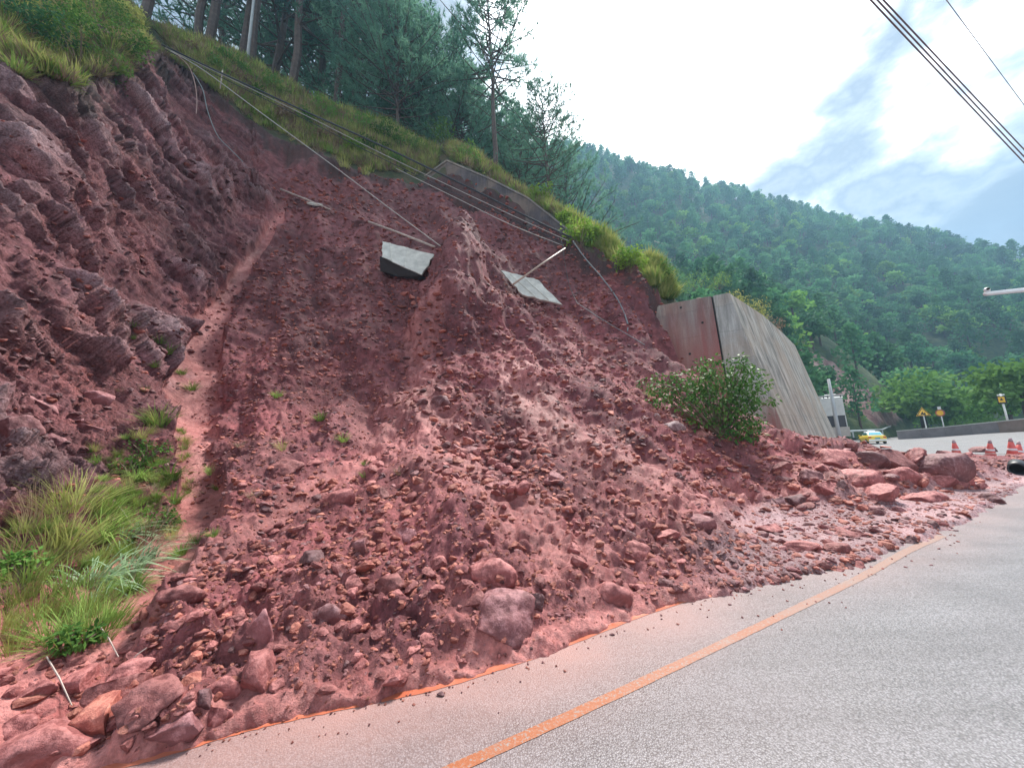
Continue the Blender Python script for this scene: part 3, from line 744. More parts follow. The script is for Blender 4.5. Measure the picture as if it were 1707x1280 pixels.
# ---- dark wall on the crest
M_shade_wall = concrete_mat('shade_dark_concrete', (.085, .07, .08), None, dark=.6, rust=.3)  # shadow on the wall's face put into its colour
M_cope = concrete_mat('weathered_coping', (.22, .20, .19), None, dark=.6)
uw = thing('boundary_wall', (0, 0, 0), 'weathered concrete wall in painted shade along the crest above the slide, below the pines', 'wall')
UWp = [(708, 296, 24.6), (745, 270, 23), (812, 298, 21.9), (880, 332, 20.7), (948, 386, 19)]
hb = [2.2, 4.2, 4.0, 3.4, 1.8]
for i in range(len(UWp) - 1):
    a = A(*UWp[i]); b = A(*UWp[i + 1]); e = b - a; e.z = 0; e.normalize(); n = Vector((-e.y, e.x, 0)) * .32
    if i: a = a + e * .02
    lo = lambda p, h: Vector((p.x, p.y, p.z - h))
    V = [a, b, lo(b, hb[i + 1]), lo(a, hb[i])]
    mb = MB(); mb.add(V + [q + n for q in V], [(0, 3, 2, 1), (4, 5, 6, 7), (0, 1, 5, 4), (1, 2, 6, 5), (2, 3, 7, 6), (3, 0, 4, 7)]); mb.build('wall_panel', M_shade_wall, uw)
    c0 = a + Vector((0, 0, .005)) - n * .2; c1 = b + Vector((0, 0, .005)) - n * .2; up = Vector((0, 0, .14)); nn = n * 1.4
    mb = MB(); mb.add([c0 + up, c1 + up, c1, c0, c0 + up + nn, c1 + up + nn, c1 + nn, c0 + nn], [(0, 3, 2, 1), (4, 5, 6, 7), (0, 1, 5, 4), (1, 2, 6, 5), (2, 3, 7, 6), (3, 0, 4, 7)]); mb.build('coping', M_cope, uw)

# ---- broken concrete slabs
M_slab = plain('pale_broken_concrete', (.50, .49, .45), .7, .25, 3., bstr=.6)
M_hollow_shade = plain('hollow_shade', (.022, .015, .015), .9)
def broken_slab(pix, thick, label, edge_lbl=None):
    P = [A(*p) for p in pix]; c = sum(P, Vector()) / len(P)
    n = (P[1] - P[0]).cross(P[2] - P[1]).normalized()
    if n.dot(Vector(CAM) - c) < 0: n = -n
    # jagged outline
    O = []
    for i in range(len(P)):
        a, b = P[i], P[(i + 1) % len(P)]; k = 7
        for j in range(k):
            q = a.lerp(b, j / k)
            if j: q += (q - c).normalized() * random.uniform(-.05, .05)
            O.append(q)
    m = len(O); t = thing('concrete_slab', c, label, 'slab')
    top = MB(); ins = [c + (q - c) * .985 for q in O]
    V = [q - c for q in ins] + [q - c - n * .03 for q in O] + [q - c - n * thick * random.uniform(.8, 1.1) + (c - q) * .04 for q in O]
    F = [tuple(range(m))] + [(i, m + i, m + (i + 1) % m, (i + 1) % m) for i in range(m)] + [(m + i, 2 * m + i, 2 * m + (i + 1) % m, m + (i + 1) % m) for i in range(m)] + [tuple(range(3 * m - 1, 2 * m - 1, -1))]
    top.add(V, F); ob = top.build('slab', M_slab, t)
    for p in ob.data.polygons: pass
    return t, n
sA, nA = broken_slab([(637, 402, 15.6), (724, 424, 15.3), (703, 458, 14.6), (636, 428, 14.9)], .16, 'pale broken concrete slab with painted hollow shade beneath, upper middle of the debris')
sB, nB = broken_slab([(834, 450, 15.4), (898, 467, 15.2), (938, 508, 14.6), (871, 491, 14.7)], .12, 'pale broken concrete slab under a leaning pole, right of the earth spur')
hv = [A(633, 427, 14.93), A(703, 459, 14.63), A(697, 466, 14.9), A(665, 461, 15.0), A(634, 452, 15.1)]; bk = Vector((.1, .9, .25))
mb = MB(); mb.add([q - sA.location for q in hv] + [q + bk - sA.location for q in hv], [(4, 3, 2, 1, 0), (5, 6, 7, 8, 9)] + [(i, (i + 1) % 5, 5 + (i + 1) % 5, 5 + i) for i in range(5)]); mb.build('hollow_shade_block', M_hollow_shade, sA)  # solid near-black block, paints in the shade of the hollow
# grooves on the slabs: raised ribs
for sl__, pix in ((sA, [((650, 405, 15.55), (652, 433, 14.83)), ((680, 413, 15.45), (674, 444, 14.73))]), (sB, [((850, 457, 15.3), (893, 495, 14.66)), ((872, 462, 15.25), (915, 500, 14.62))])):
    for a, b in pix:
        a = A(*a); b = A(*b); off = (nA if sl__ is sA else nB) * .004
        MB().tube([a - sl__.location + off, b - sl__.location + off], .02, 5).build('rib', M_slab, sl__)
# chip of pale concrete
def chip(u, v, w_px, h_px, label, mat=None):
    p = G(u, v); s = mpp(p); mb = MB(); w = w_px * s; h = h_px * s
    out = [(-.5, -.1), (-.2, .4), (.25, .5), (.5, .1), (.3, -.4), (-.15, -.5)]
    V = [(x * w, y * h * 1.3, .04) for x, y in out] + [(x * w, y * h * 1.3, -.06) for x, y in out]
    F = [tuple(range(6))[::-1], tuple(range(6, 12))] + [(i, (i + 1) % 6, 6 + (i + 1) % 6, 6 + i) for i in range(6)]
    mb.add(V, F); o = mb.build('concrete_chip', mat or M_slab, loc=p + Vector((0, -.08, .08))); o.rotation_euler = (.75, .1, .2)
    return tag(o, label, 'rubble')
chip(527, 344, 26, 9, 'small white concrete chip lying against the fallen thin pole')

# ---- poles on the slope
M_wood = plain('weathered_pole', (.42, .34, .30), .7, .2, 5.)
M_steel = plain('galvanised_steel', (.42, .43, .44), .4, .1, 4., .6)
def pole_px(name, a, b, r, label, mat=M_wood, cat='pole', lift=.06):
    pa = A(*a) if len(a) == 3 else G(*a); pb = A(*b) if len(b) == 3 else G(*b)
    pa = pa + Vector((0, -lift, lift)); pb = pb + Vector((0, -lift, lift))
    c = (pa + pb) / 2; mb = MB(); mb.tube([pa - c, (pa + pb) / 2 - c + Vector((0, 0, .03)), pb - c], [r, r * .9, r * .8], 8)
    o = mb.build(name, mat, loc=c, smoothf=True); return tag(o, label, cat)
pole_px('fallen_pole', (470, 322), (552, 356), .055, 'thin pale pole lying on the red slope, upper left of the slabs', lift=.14)
pole_px('fallen_pole', (618, 384), (727, 428), .06, 'grey pole lying along the top of the left concrete slab', lift=.3)
pole_px('leaning_pole', (856, 479, 14.3), (942, 419, 15.6), .045, 'bamboo pole leaning across the right concrete slab', plain('bamboo', (.40, .30, .24), .5), lift=.1)

# ---- cables
M_cblk = plain('black_cable', (.018, .02, .026), .45); M_cwht = plain('pale_cable', (.36, .34, .32), .5); M_cgry = plain('grey_green_cable', (.16, .19, .20), .5)
def cable(pts, r, label, mat, name='cable', sub=10, sag=0.0):
    P = [p if isinstance(p, Vector) else (A(*p) if len(p) == 3 else G(*p) + Vector((0, -.05, .07))) for p in pts]
    if len(P) > 2:
        S = []
        for i in range(len(P) - 1):
            p0 = P[max(i - 1, 0)]; p1 = P[i]; p2 = P[i + 1]; p3 = P[min(i + 2, len(P) - 1)]
            for k in range(sub):
                t = k / sub; S.append(.5 * ((2 * p1) + (p2 - p0) * t + (2 * p0 - 5 * p1 + 4 * p2 - p3) * t * t + (3 * p1 - p0 - 3 * p2 + p3) * t ** 3))
        S.append(P[-1])
    else:
        S = [P[0].lerp(P[1], k / 24) + Vector((0, 0, -sag * 4 * (k / 24) * (1 - k / 24))) for k in range(25)]
    o = MB().tube([p - P[0] for p in S], r, 6).build(name, mat, loc=P[0], smoothf=True)
    return tag(o, label, 'cable')
cable([(268, 74, 16.6), (360, 118, 18), (500, 182, 18.6), (640, 245, 18.6), (780, 312, 18.3), (880, 362, 17.8), (952, 396, 17.6)], .055, 'thick black cable slung along the crest, topmost of the bundle', M_cblk)
cable([(275, 80, 16.5), (380, 130, 17.9), (520, 198, 18.4), (640, 258, 18.4), (760, 315, 18.1), (860, 362, 17.7), (948, 402, 17.5)], .022, 'pale cable slung just below the thick black one on the crest', M_cwht)
cable([(275, 83, 16.4), (380, 135, 17.8), (520, 205, 18.3), (640, 266, 18.3), (760, 323, 18.0), (860, 369, 17.6), (944, 408, 17.4)], .023, 'lowest dark cable of the bundle slung along the crest', M_cblk)
cable([(660, 281, 18.2), (760, 330, 17.9), (850, 374, 17.5), (940, 410, 17.3)], .019, 'thin pale wire under the cable bundle at its right end', M_cwht)
cable([(285, 86, 16.3), (340, 118, 16.6), (440, 192, 17.0), (560, 280, 17.0), (650, 348, 16.8), (735, 411, 15.9)], .024, 'single pale cable running down from the crest to the earth spur', M_cwht)
cable([(296, 92, 16.0), (315, 112, 15.9), (325, 140, 15.8), (328, 168, 15.7), (327, 190, 15.5)], .020, 'short reddish brown wire hanging at the top of the cliff', plain('rusty_wire', (.28, .16, .14), .6))
cable([(322, 122, 16.0), (338, 150, 16.1), (346, 185, 16.2), (362, 225, 16.0), (385, 250, 15.9), (405, 270, 15.9)], .023, 'blue grey cable curving down the top of the cliff', M_cgry)
cable([(936, 400, 17.3), (942, 440, 16.4), (950, 478, 15.6), (962, 505, 14.9)], .014, 'thin cable hanging from the cable bundle beside the leaning pole', M_cblk)
cable([(955, 402, 17.4), (975, 430, 16.9), (1005, 465, 16.2), (1030, 500, 15.5), (1045, 535, 14.6), (1046, 552, 14.2)], .029, 'grey cable curving down the red bank left of the retaining wall', M_cgry)
cable([(962, 505, 14.9), (1000, 530, 14.6), (1050, 560, 14.0), (1075, 575, 13.7)], .014, 'loose cable lying on the rubble below the hanging cables', M_cgry)
cable([(262, 28, 30), (330, 40, 30), (420, 66, 31)], .014, 'thin wire in front of the sky between the left pines', M_cblk)
# post with small stay at the left end, stone on the crest
pole_px('short_post', (371, 118, 18.2), (367, 148, 17.9), .035, 'short pale stake standing where the cables leave the crest', M_wood, 'stake', 0)

# ---- overhead wires across the road
for i, (a, b, lab) in enumerate([(((1445, -8), 7.2), ((1720, 284), 12.0), 'lowest of the three bundled overhead wires at the upper right'),
                                 (((1456, -8), 7.3), ((1720, 274), 12.1), 'middle one of the three bundled overhead wires at the upper right'),
                                 (((1466, -8), 7.4), ((1720, 262), 12.2), 'uppermost of the three bundled overhead wires at the upper right')]):
    pa = A(a[0][0], a[0][1], a[1]); pb = A(b[0][0], b[0][1], b[1]); d = pb - pa
    cable([pa - d * 1.2, pb + d * 1.5], .017, lab, plain('wire_' + 'abc'[i], (.16, .09, .11), .5), 'overhead_wire', sag=.05)
pa = A(1572, -8, 7.4); pb = A(1720, 192, 11.2); d = pb - pa
cable([pa - d * 1.2, pb + d * 1.5], .009, 'single overhead wire at the top right corner, apart from the bundle', plain('wire_d', (.25, .2, .22), .5), 'overhead_wire', sag=.03)
cable([(1090, 402, 90), (1300, 470, 75), (1500, 520, 62), (1760, 560, 52)], .036, 'distant power line crossing in front of the forested hill', M_cblk, 'power_line')

# ---- camera arm at the right edge
M_arm = plain('white_painted_steel', (.72, .72, .74), .35, .06, 3.)
ca = A(1643, 490, 7.6); cb = A(1707, 483.5, 7.75); ad = (cb - ca).normalized(); pe = ca + ad * 4.6
arm = thing('camera_pole', (pe.x, pe.y, 0), 'white steel arm with a small dome camera reaching in from the right edge', 'camera pole')
o_ = arm.location
MB().tube([ca - o_, pe - o_], [.045, .07], 12).build('arm', M_arm, arm, True)
MB().tube([Vector((0, 0, -.3)), Vector((0, 0, pe.z + .25))], [.11, .08], 14).build('pole', M_arm, arm, True)
cp_ = ca + ad * .07 + Vector((0, 0, .05)) - o_
cam_b = MB(); cam_b.tube([cp_, cp_ + Vector((0, 0, .05)), cp_ + Vector((0, 0, .09))], [.045, .05, .03], 12); cam_b.build('dome_camera', plain('camera_white', (.75, .75, .78), .3), arm, True)
MB().tube([cp_ + Vector((-.03, -.04, .05)), cp_ + Vector((-.045, -.06, .045))], [.028, .024], 10).build('lens', M_hole, arm, True)

# ---- parapet on the far side of the road
M_par = [plain('grey_parapet', (.27, .24, .25), .75, .2, 1.2, bstr=.4), plain('brown_parapet', (.30, .22, .19), .75, .2, 1.2, bstr=.4)]
M_ptop = plain('pale_parapet_top', (.62, .62, .58), .7)
pt = thing('road_parapet', (50, 40, 0), 'long grey concrete parapet on the outer side of the road bend', 'barrier')
BPX = [(1497, 718, 733, 47), (1537, 714.5, 731, 44.6), (1577, 711, 729, 42.2), (1622, 706.5, 727, 39.6), (1667, 702, 723.5, 37.2), (1720, 696.5, 719.5, 34.6), (1790, 689, 714, 31.5), (1900, 678, 706, 27.5)]
for i in range(len(BPX) - 1):
    ua, ta, ba, Ya = BPX[i]; ub, tb, bb, Yb = BPX[i + 1]
    a = A(ua, ba, Ya); b = A(ub, bb, Yb); ha = (ba - ta) * mpp(a); hb_ = (bb - tb) * mpp(b); e = (b - a); e.z = 0; e.normalize(); n = Vector((e.y, -e.x, 0))
    if n.dot(Vector((1, .3, 0))) < 0: n = -n
    a = a + e * .03
    V = [a - Vector((0, 0, .8)), b - Vector((0, 0, .8)), b + Vector((0, 0, hb_ - .1)), a + Vector((0, 0, ha - .1))]; n = n * .35
    mb = MB(); mb.add([q - pt.location for q in V] + [q + n - pt.location for q in V], [(0, 1, 2, 3), (7, 6, 5, 4), (0, 4, 5, 1), (1, 5, 6, 2), (2, 6, 7, 3), (3, 7, 4, 0)]); mb.build('panel', M_par[1 if i >= 4 else 0], pt)
    V = [V[3] - n * .15 + Vector((0, 0, .003)), V[2] - n * .15 + Vector((0, 0, .003))]; up = Vector((0, 0, .1)); n = n * 1.3
    q = [V[0], V[1], V[1] + up, V[0] + up]
    mb = MB(); mb.add([x - pt.location for x in q] + [x + n - pt.location for x in q], [(0, 1, 2, 3), (7, 6, 5, 4), (0, 4, 5, 1), (1, 5, 6, 2), (2, 6, 7, 3), (3, 7, 4, 0)]); mb.build('coping', M_ptop, pt)
# guard rail at the far left verge
M_rail = plain('guardrail_steel', (.50, .54, .55), .4, .1, 2., .3)
gr = thing('guardrail', A(1410, 722, 44), 'steel guardrail on the verge behind the end of the retaining wall', 'guardrail')
gp = [A(1374, 722, 40), A(1400, 719, 43), A(1440, 717.5, 46), A(1470, 716, 52), A(1492, 707, 66), A(1500, 703, 72)]
mb = MB(); mb.tube([p - gr.location for p in gp], .11, 6); mb.build('rail', M_rail, gr)
for i in range(len(gp) - 1):
    for k in (0., .5):
        p = gp[i].lerp(gp[i + 1], k) - gr.location; MB().box((p.x, p.y, p.z - .4), (.12, .12, .9)).build('post', M_rail, gr)

# ---- warning signs beyond the parapet
M_post = plain('sign_post', (.58, .60, .60), .4, .08, 3.)
M_sy = plain('sign_yellow', (.85, .50, .04), .5, .05); M_sk = plain('sign_black', (.02, .02, .02), .6); M_swh = plain('sign_white', (.78, .78, .76), .4); M_sr = plain('sign_faded_red', (.42, .13, .10), .6)
def post_px(a, b, Y, r): 
    pb_ = A(a[0], a[1], Y); h = (a[1] - b[1]) * mpp(pb_) * 1.02
    return pb_, h
def tri(mb, c, r, d0, d1, k=1.0):
    V = []
    for y in (d0, d1):
        for a in (90, 210, 330): V.append((c[0] + r * math.cos(math.radians(a)), c[1] + y, c[2] + r * math.sin(math.radians(a)) * k))
    mb.add(V, [(0, 1, 2), (5, 4, 3), (0, 3, 4, 1), (1, 4, 5, 2), (2, 5, 3, 0)])
b1, h1 = post_px((1545, 716), (1538, 690), 44, .05)
s1 = thing('warning_sign', (b1.x, b1.y, b1.z - .8), 'triangular yellow warning sign with black border on a grey post', 'road sign'); s1.rotation_euler.z = -math.radians(42)
hh = h1 + .8
MB().tube([(0, .06, 0), (0, .06, hh + .5)], .06, 8).build('post', M_post, s1, True)
mb = MB(); tri(mb, (0, 0, hh + .1), .72, 0, .03); mb.build('sign_plate', M_sy, s1)
mb = MB()
for k in range(3):
    a0 = math.radians(90 + 120 * k); a1 = math.radians(210 + 120 * k); p0 = Vector((.60 * math.cos(a0), -.006, hh + .1 + .60 * math.sin(a0))); p1 = Vector((.60 * math.cos(a1), -.006, hh + .1 + .60 * math.sin(a1))); mb.tube([p0, p1], .035, 4)
mb.build('border', M_sk, s1)
mb = MB(); tri(mb, (-.05, -.012, hh + .02), .2, 0, .01, 1.3); mb.box((.14, -.008, hh - .02), (.1, .012, .28)); mb.build('pictogram', M_sk, s1)
b2, h2 = post_px((1573, 712), (1567, 688), 43, .05)
s2 = thing('delineator_sign', (b2.x, b2.y, b2.z - .8), 'small faded red and white sign on a post, right of the yellow triangle', 'road sign'); s2.rotation_euler.z = -math.radians(75); hh = h2 + .8
MB().tube([(0, .06, 0), (0, .06, hh + .35)], .06, 8).build('post', M_post, s2, True)
MB().tube([(0, 0, hh - .05), (0, -.03, hh - .05)], .42, 18).build('sign_plate', M_sr, s2)
MB().tube([(0, -.032, hh - .05), (0, -.045, hh - .05)], .3, 16).build('sign_face', M_sy, s2)
MB().box((0, .02, hh + .55), (.3, .04, .35)).build('top_plate', M_swh, s2)
b3, h3 = post_px((1679, 700), (1672, 668), 38, .06)
s3 = thing('chevron_sign', (b3.x, b3.y, b3.z - .8), 'narrow orange and black sign on a white topped post at the right', 'road sign'); s3.rotation_euler.z = -math.radians(70); hh = h3 + .8
MB().tube([(0, .07, 0), (0, .07, hh + .75)], [.09, .08], 10).build('post', M_swh, s3, True)
MB().box((0, 0, hh + .05), (.62, .04, .85)).build('sign_plate', M_sk, s3)
mb = MB(); mb.box((0, -.026, hh + .1), (.44, .01, .6)); mb.build('sign_face', M_sy, s3)
mb = MB(); tri(mb, (0, -.034, hh + .12), .14, 0, .006, 1.5); mb.build('pictogram', M_sk, s3)
MB().box((0, .05, hh + .62), (.5, .05, .16)).build('top_plate', M_swh, s3)

# ---- utility pole and pale box-like cabinet
M_upole = plain('concrete_pole', (.38, .40, .42), .6, .1, 2.)
pb_ = A(1400, 732, 33); up_ = thing('utility_pole', (pb_.x, pb_.y, pb_.z - .4), 'grey utility pole with a steel crossarm beside the end of the retaining wall', 'utility pole')
hU = (732 - 632) * mpp(pb_) * 1.02 + .4
MB().tube([(0, 0, 0), (0, 0, hU)], [.17, .11], 12).build('pole', M_upole, up_, True)
za = hU * .70; ax = Vector((.78, -.62, 0))
MB().tube([-ax * .75 + Vector((0, 0, za)), ax * .75 + Vector((0, 0, za))], .05, 6).build('crossarm', M_rail, up_)
MB().tube([-ax * .5 + Vector((0, 0, za + .32)), ax * .3 + Vector((0, 0, za + .32))], .03, 6).build('crossarm', M_rail, up_)
for k in (-.6, -.3, .6): MB().tube([ax * k + Vector((0, 0, za + .04)), ax * k + Vector((0, 0, za + .2))], [.05, .03], 8).build('insulator', M_hole, up_)
M_box = plain('pale_grey_steel_box', (.50, .51, .50), .6, .12, 1.5)
cbp = A(1395, 718, 36); cb_t = thing('roadside_cabinet', (cbp.x, cbp.y, cbp.z - .6), 'pale grey box on legs with two black openings behind the utility pole', 'cabinet'); cb_t.rotation_euler.z = -math.radians(40)
MB().box((0, .5, 3.15), (1.75, 1.0, 2.0)).build('housing', M_box, cb_t)
MB().box((0, .5, 1.55), (1.75, 1.0, 1.16)).build('lower_housing', M_hole, cb_t)
for x in (-.43, .43): MB().box((x, -.012, 1.55), (.72, .05, 1.0)).build('dark_opening', plain('opening', (.012, .014, .025), .3), cb_t)
MB().box((0, -.015, 2.16), (1.75, .05, .06)).build('shelf', M_box, cb_t)
for x in (-.84, 0, .84): MB().box((x, -.03, 1.5), (.07, .05, 1.2)).build('frame_bar', M_box, cb_t)
MB().box((0, .5, .5), (1.95, 1.2, .95)).build('plinth', plain('plinth', (.4, .37, .34), .8), cb_t)
MB().box((0, .5, 4.2), (2.0, 1.25, .09)).build('roof', M_box, cb_t)

# ---- taxi seen from behind
def build_car():
    c = A(1455, 739.5, 38); c.z = float(road_z(np.array(c.x), np.array(c.y))) + .005
    t = thing('taxi', c, 'small yellow and white taxi driving away on the far road', 'car'); t.rotation_euler.z = math.radians(58); t.scale = (.82, .82, .86)
    M_y = plain('yellow_car_paint', (.80, .58, .05), .3, .04); M_w = plain('white_car_paint', (.78, .82, .82), .3, .04)
    M_gl = plain('car_glass', (.10, .38, .48), .12, .1); M_t = plain('tyre', (.02, .02, .02), .8); M_l = plain('tail_light', (.5, .03, .02), .3)
    # x forward? rear at -x ; profile sections of the body: x, half width, z bottom, z top
    def loft(sec, name, mat, parent):
        V = []; F = []; n = 8
        for x, w, zb, zt in sec:
            h = zt - zb
            V += [(x, -w * .93, zb), (x, -w, zb + h * .3), (x, -w * .98, zb + h * .8), (x, -w * .88, zt), (x, w * .88, zt), (x, w * .98, zb + h * .8), (x, w, zb + h * .3), (x, w * .93, zb)]
        for i in range(len(sec) - 1):
            for k in range(n): F.append((i * n + k, (i + 1) * n + k, (i + 1) * n + (k + 1) % n, i * n + (k + 1) % n))
        F.append(tuple(range(n))); F.append(tuple(range(len(V) - 1, len(V) - n - 1, -1)))
        mb = MB(); mb.add(V, F); o = mb.build(name, mat, parent, True)
        b = o.modifiers.new('bevel', 'BEVEL'); b.width = .03; b.segments = 2
        return o
    body = loft([(-2.2, .78, .42, .80), (-2.1, .86, .3, .98), (-1.4, .88, .25, 1.02), (0, .89, .25, .98), (1.3, .88, .25, .92), (2.0, .82, .28, .80), (2.2, .7, .38, .66)], 'body', M_y, t)
    loft([(-1.75, .70, 1.0, 1.06), (-1.2, .66, .98, 1.43), (-.8, .64, .98, 1.49), (.1, .64, .96, 1.49), (.9, .70, .94, 1.02)], 'cabin', M_w, t)
    V = [(-1.70, -.60, 1.09), (-1.70, .60, 1.09), (-1.29, .54, 1.39), (-1.29, -.54, 1.39)]
    mb = MB(); o = Vector((-.035, 0, .02)); mb.add([Vector(v) + o for v in V] + [Vector(v) for v in V], [(3, 2, 1, 0), (4, 5, 6, 7), (0, 1, 5, 4), (1, 2, 6, 5), (2, 3, 7, 6), (3, 0, 4, 7)]); mb.build('rear_window', M_gl, t)
    for s in (-1, 1):
        mb = MB(); mb.box((-.35, s * .675, 1.2), (1.5, .03, .3)); mb.build('side_window', M_gl, t)
        MB().box((-2.16, s * .66, .80), (.09, .26, .17)).build('tail_light', M_l, t)
        MB().box((.75, s * .98, 1.0), (.1, .16, .13)).build('mirror', M_y, t)
        for x in (-1.35, 1.35):
            w = MB().tube([(x, s * .90, .31), (x, s * .70, .31)], .31, 20).build('wheel', M_t, t); MB().tube([(x, s * .915, .31), (x, s * .86, .31)], .17, 14).build('rim', M_w, w)
    MB().box((-2.20, 0, .46), (.14, 1.62, .2)).build('bumper', M_w, t)
    MB().box((-2.24, 0, .68), (.03, .46, .14)).build('number_plate', M_gl, t)
    MB().box((-.3, 0, 1.57), (.18, .7, .14)).build('roof_light', M_w, t)
build_car()

# ---- traffic cones
def cone_proto():
    t = thing('traffic_cone', (0, 0, 0), 'x', 'traffic cone', 'traffic cones behind the debris')
    M_c = plain('faded_red_plastic', (.62, .10, .085), .45, .1, 5.); M_b = plain('grey_white_band', (.66, .58, .60), .5, .08); M_tp = plain('grey_tip', (.36, .24, .26), .6)
    prof = lambda z: .16 * (1 - z / .82) + .028
    def ring(z0, z1, off, name, mat):
        MB().tube([(0, 0, z0), (0, 0, (z0 + z1) / 2), (0, 0, z1)], [prof(z0) + off, prof((z0 + z1) / 2) + off, prof(z1) + off], 18).build(name, mat, t, True)
    ring(.04, .78, 0, 'cone_body', M_c); ring(.66, .80, .004, 'tip', M_tp); ring(.34, .42, .004, 'reflective_band', M_b)
    MB().box((0, 0, .025), (.42, .42, .05), taper=.92).build('base', M_c, t)
    return t
def copy_tree(o, parent=None):
    c = o.copy(); COL.objects.link(c)
    if parent is not None: c.parent = parent
    for ch in [x for x in o.children]: copy_tree(ch, c)
    return c
cone0 = cone_proto()
for i, (u, v, Y, lab, sc, tl) in enumerate([(1595, 757, 18.2, 'leftmost red traffic cone, standing alone on the far carriageway', 1.02, (0, 0)),
        (1650, 757, 17.6, 'red traffic cone second from left, leaning over a rock', 1.0, (.05, -.2)),
        (1688, 759, 15.6, 'taller of the two overlapping red cones at the right edge', 1.02, (0, -.06)),
        (1696, 759, 16.0, 'duller red cone half hidden behind the taller one at the right edge', .95, (0, -.22))]):
    c = cone0 if i == 0 else copy_tree(cone0); p = A(u, v, Y)
    gz = drop(p.x, p.y)[0].z
    c.location = (p.x, p.y, gz); c.scale = (sc * 1.14,) * 3; c.rotation_euler = (tl[0], tl[1], i); c['label'] = lab
# thin band sagging between the cones
cable([A(1560, 757, 18) + Vector((0, 0, .02)), A(1620, 756.5, 16.5), A(1660, 756, 16.2), A(1720, 757, 15)], .014, 'pale barrier tape lying between the traffic cones', M_cwht, 'barrier_tape')

# ---- open pipe end at the right edge
pp = A(1699, 795, 11.2); pz = drop(pp.x, pp.y)[0].z
M_rub = plain('black_pipe', (.015, .015, .02), .5)
pipe = thing('pipe', (pp.x, pp.y, pz + .16), 'short black pipe lying in the debris at the right edge', 'pipe')
dirp = Vector((.8, .55, .05)).normalized()
V = []; F = []; n = 20; upv = Vector((0, 0, 1)); w_ = dirp.cross(upv).normalized(); up2 = w_.cross(dirp)
for (s_, r_) in ((0, .19), (0, .15), (1.2, .15), (1.2, .19)):
    for k in range(n): a = 2 * math.pi * k / n; V.append(dirp * s_ + (w_ * math.cos(a) + up2 * math.sin(a)) * r_)
for r_ in range(4):
    for k in range(n): F.append((r_ * n + k, r_ * n + (k + 1) % n, ((r_ + 1) % 4) * n + (k + 1) % n, ((r_ + 1) % 4) * n + k))
MB().add(V, F).build('pipe_wall', M_rub, pipe, True)
MB().tube([dirp * .5, dirp * .52], .149, 20).build('dark_plug', plain('plug_dark', (.02, .012, .012), .9), pipe)  # near-black disc closing the pipe partway in
# pale stone lying on the crest

# ================================================================== FAR HILL
FH = [(1300, 735, 40), (1380, 726, 52), (1440, 722, 62), (1500, 714, 80), (1600, 707, 85), (1707, 700, 85), (1850, 690, 80), (2000, 690, 78),
      (1385, 690, 56), (1420, 650, 60), (1400, 625, 64), (1480, 690, 66), (1480, 640, 76), (1505, 690, 82), (1430, 600, 84), (1600, 650, 100), (1600, 600, 112), (1707, 640, 100), (1707, 560, 120), (1850, 560, 120), (2000, 600, 110),
      (1400, 560, 112), (1300, 540, 112), (1200, 520, 108), (1200, 400, 184), (1100, 420, 160), (1300, 460, 160), (1400, 480, 160), (1500, 480, 175), (1600, 510, 150), (1707, 500, 155), (1850, 530, 150), (1000, 380, 170), (900, 330, 170),
      (880, 250, 235), (980, 275, 252), (1100, 308, 262), (1200, 338, 272), (1330, 376, 282), (1450, 398, 245), (1560, 416, 232), (1707, 444, 218), (1850, 486, 205), (2000, 540, 190),
      (600, 190, 220), (300, 160, 215), (0, 150, 215), (700, 400, 130), (400, 420, 130), (1000, 560, 80), (1150, 620, 60)]
fp = [at(*c) for c in FH]
for c in [c for c in FH if c[1] < 100 + c[0] * .25 and c[2] >= 185]:
    p = at(*c); q_ = p * 1.12; q_[2] = p[2] - 4; fp.append(q_); q_ = p * 1.5; q_[2] = p[2] - 60; fp.append(q_)
fp = np.array(fp); H_FAR = RBF(fp[:, :2] / 20, fp[:, 2], c=.8, lam=.02)
_rp = sorted([(math.atan2(*at(*c)[:2]), float(np.hypot(*at(*c)[:2]))) for c in FH if c[1] < 100 + c[0] * .25 and c[2] >= 185]); RIDGE_A = [a for a, b in _rp]; RIDGE_R = [b for a, b in _rp]
def far_h(x, y):
    h = H_FAR(x / 20, y / 20)
    sh = x.shape; P3 = np.stack([x.ravel() * .03, y.ravel() * .03, np.zeros(x.size)], 1); k = smooth(90, 180, np.hypot(x, y))
    h = h + (fbm(P3, 4).reshape(sh) * 6 - np.abs(perlin(P3 * .7 + 5).reshape(sh)) * 9 + 3) * k
    rd = np.interp(np.arctan2(x, y), RIDGE_A, RIDGE_R); h = h - smooth(1.04, 1.5, np.hypot(x, y) / rd) * 150
    return np.maximum(h, -.6)
fth = np.arctan(np.linspace(-.95, 2.1, 230)); frr = np.geomspace(44, 560, 190)
FX = frr[None] * np.sin(fth)[:, None] * 1.0; FY = frr[None] * np.cos(fth)[:, None]
FZ = far_h(FX, FY)
exposed = smooth(12, 5, np.hypot(FX - at(1440, 665, 62)[0], FY - at(1440, 665, 62)[1])) * smooth(.5, 3, FZ)
P3 = np.stack([FX.ravel(), FY.ravel(), FZ.ravel()], 1)
FZ = FZ + (fbm(P3 * .35, 4, .6, ridge=True).reshape(FZ.shape)) * (.5 + 1.0 * exposed) * smooth(.2, 2, FZ)
kf = np.arange(FX.size).reshape(FX.shape); FF = np.stack([kf[:-1, :-1], kf[1:, :-1], kf[1:, 1:], kf[:-1, 1:]], -1).reshape(-1, 4)
onroad = (FZ < road_z(FX, FY) + .0); FFk = FF[~(onroad[:-1, :-1] & onroad[1:, 1:]).ravel()]
mf = mesh_np('forested_hill', np.stack([FX, FY, FZ], -1).reshape(-1, 3), FFk)
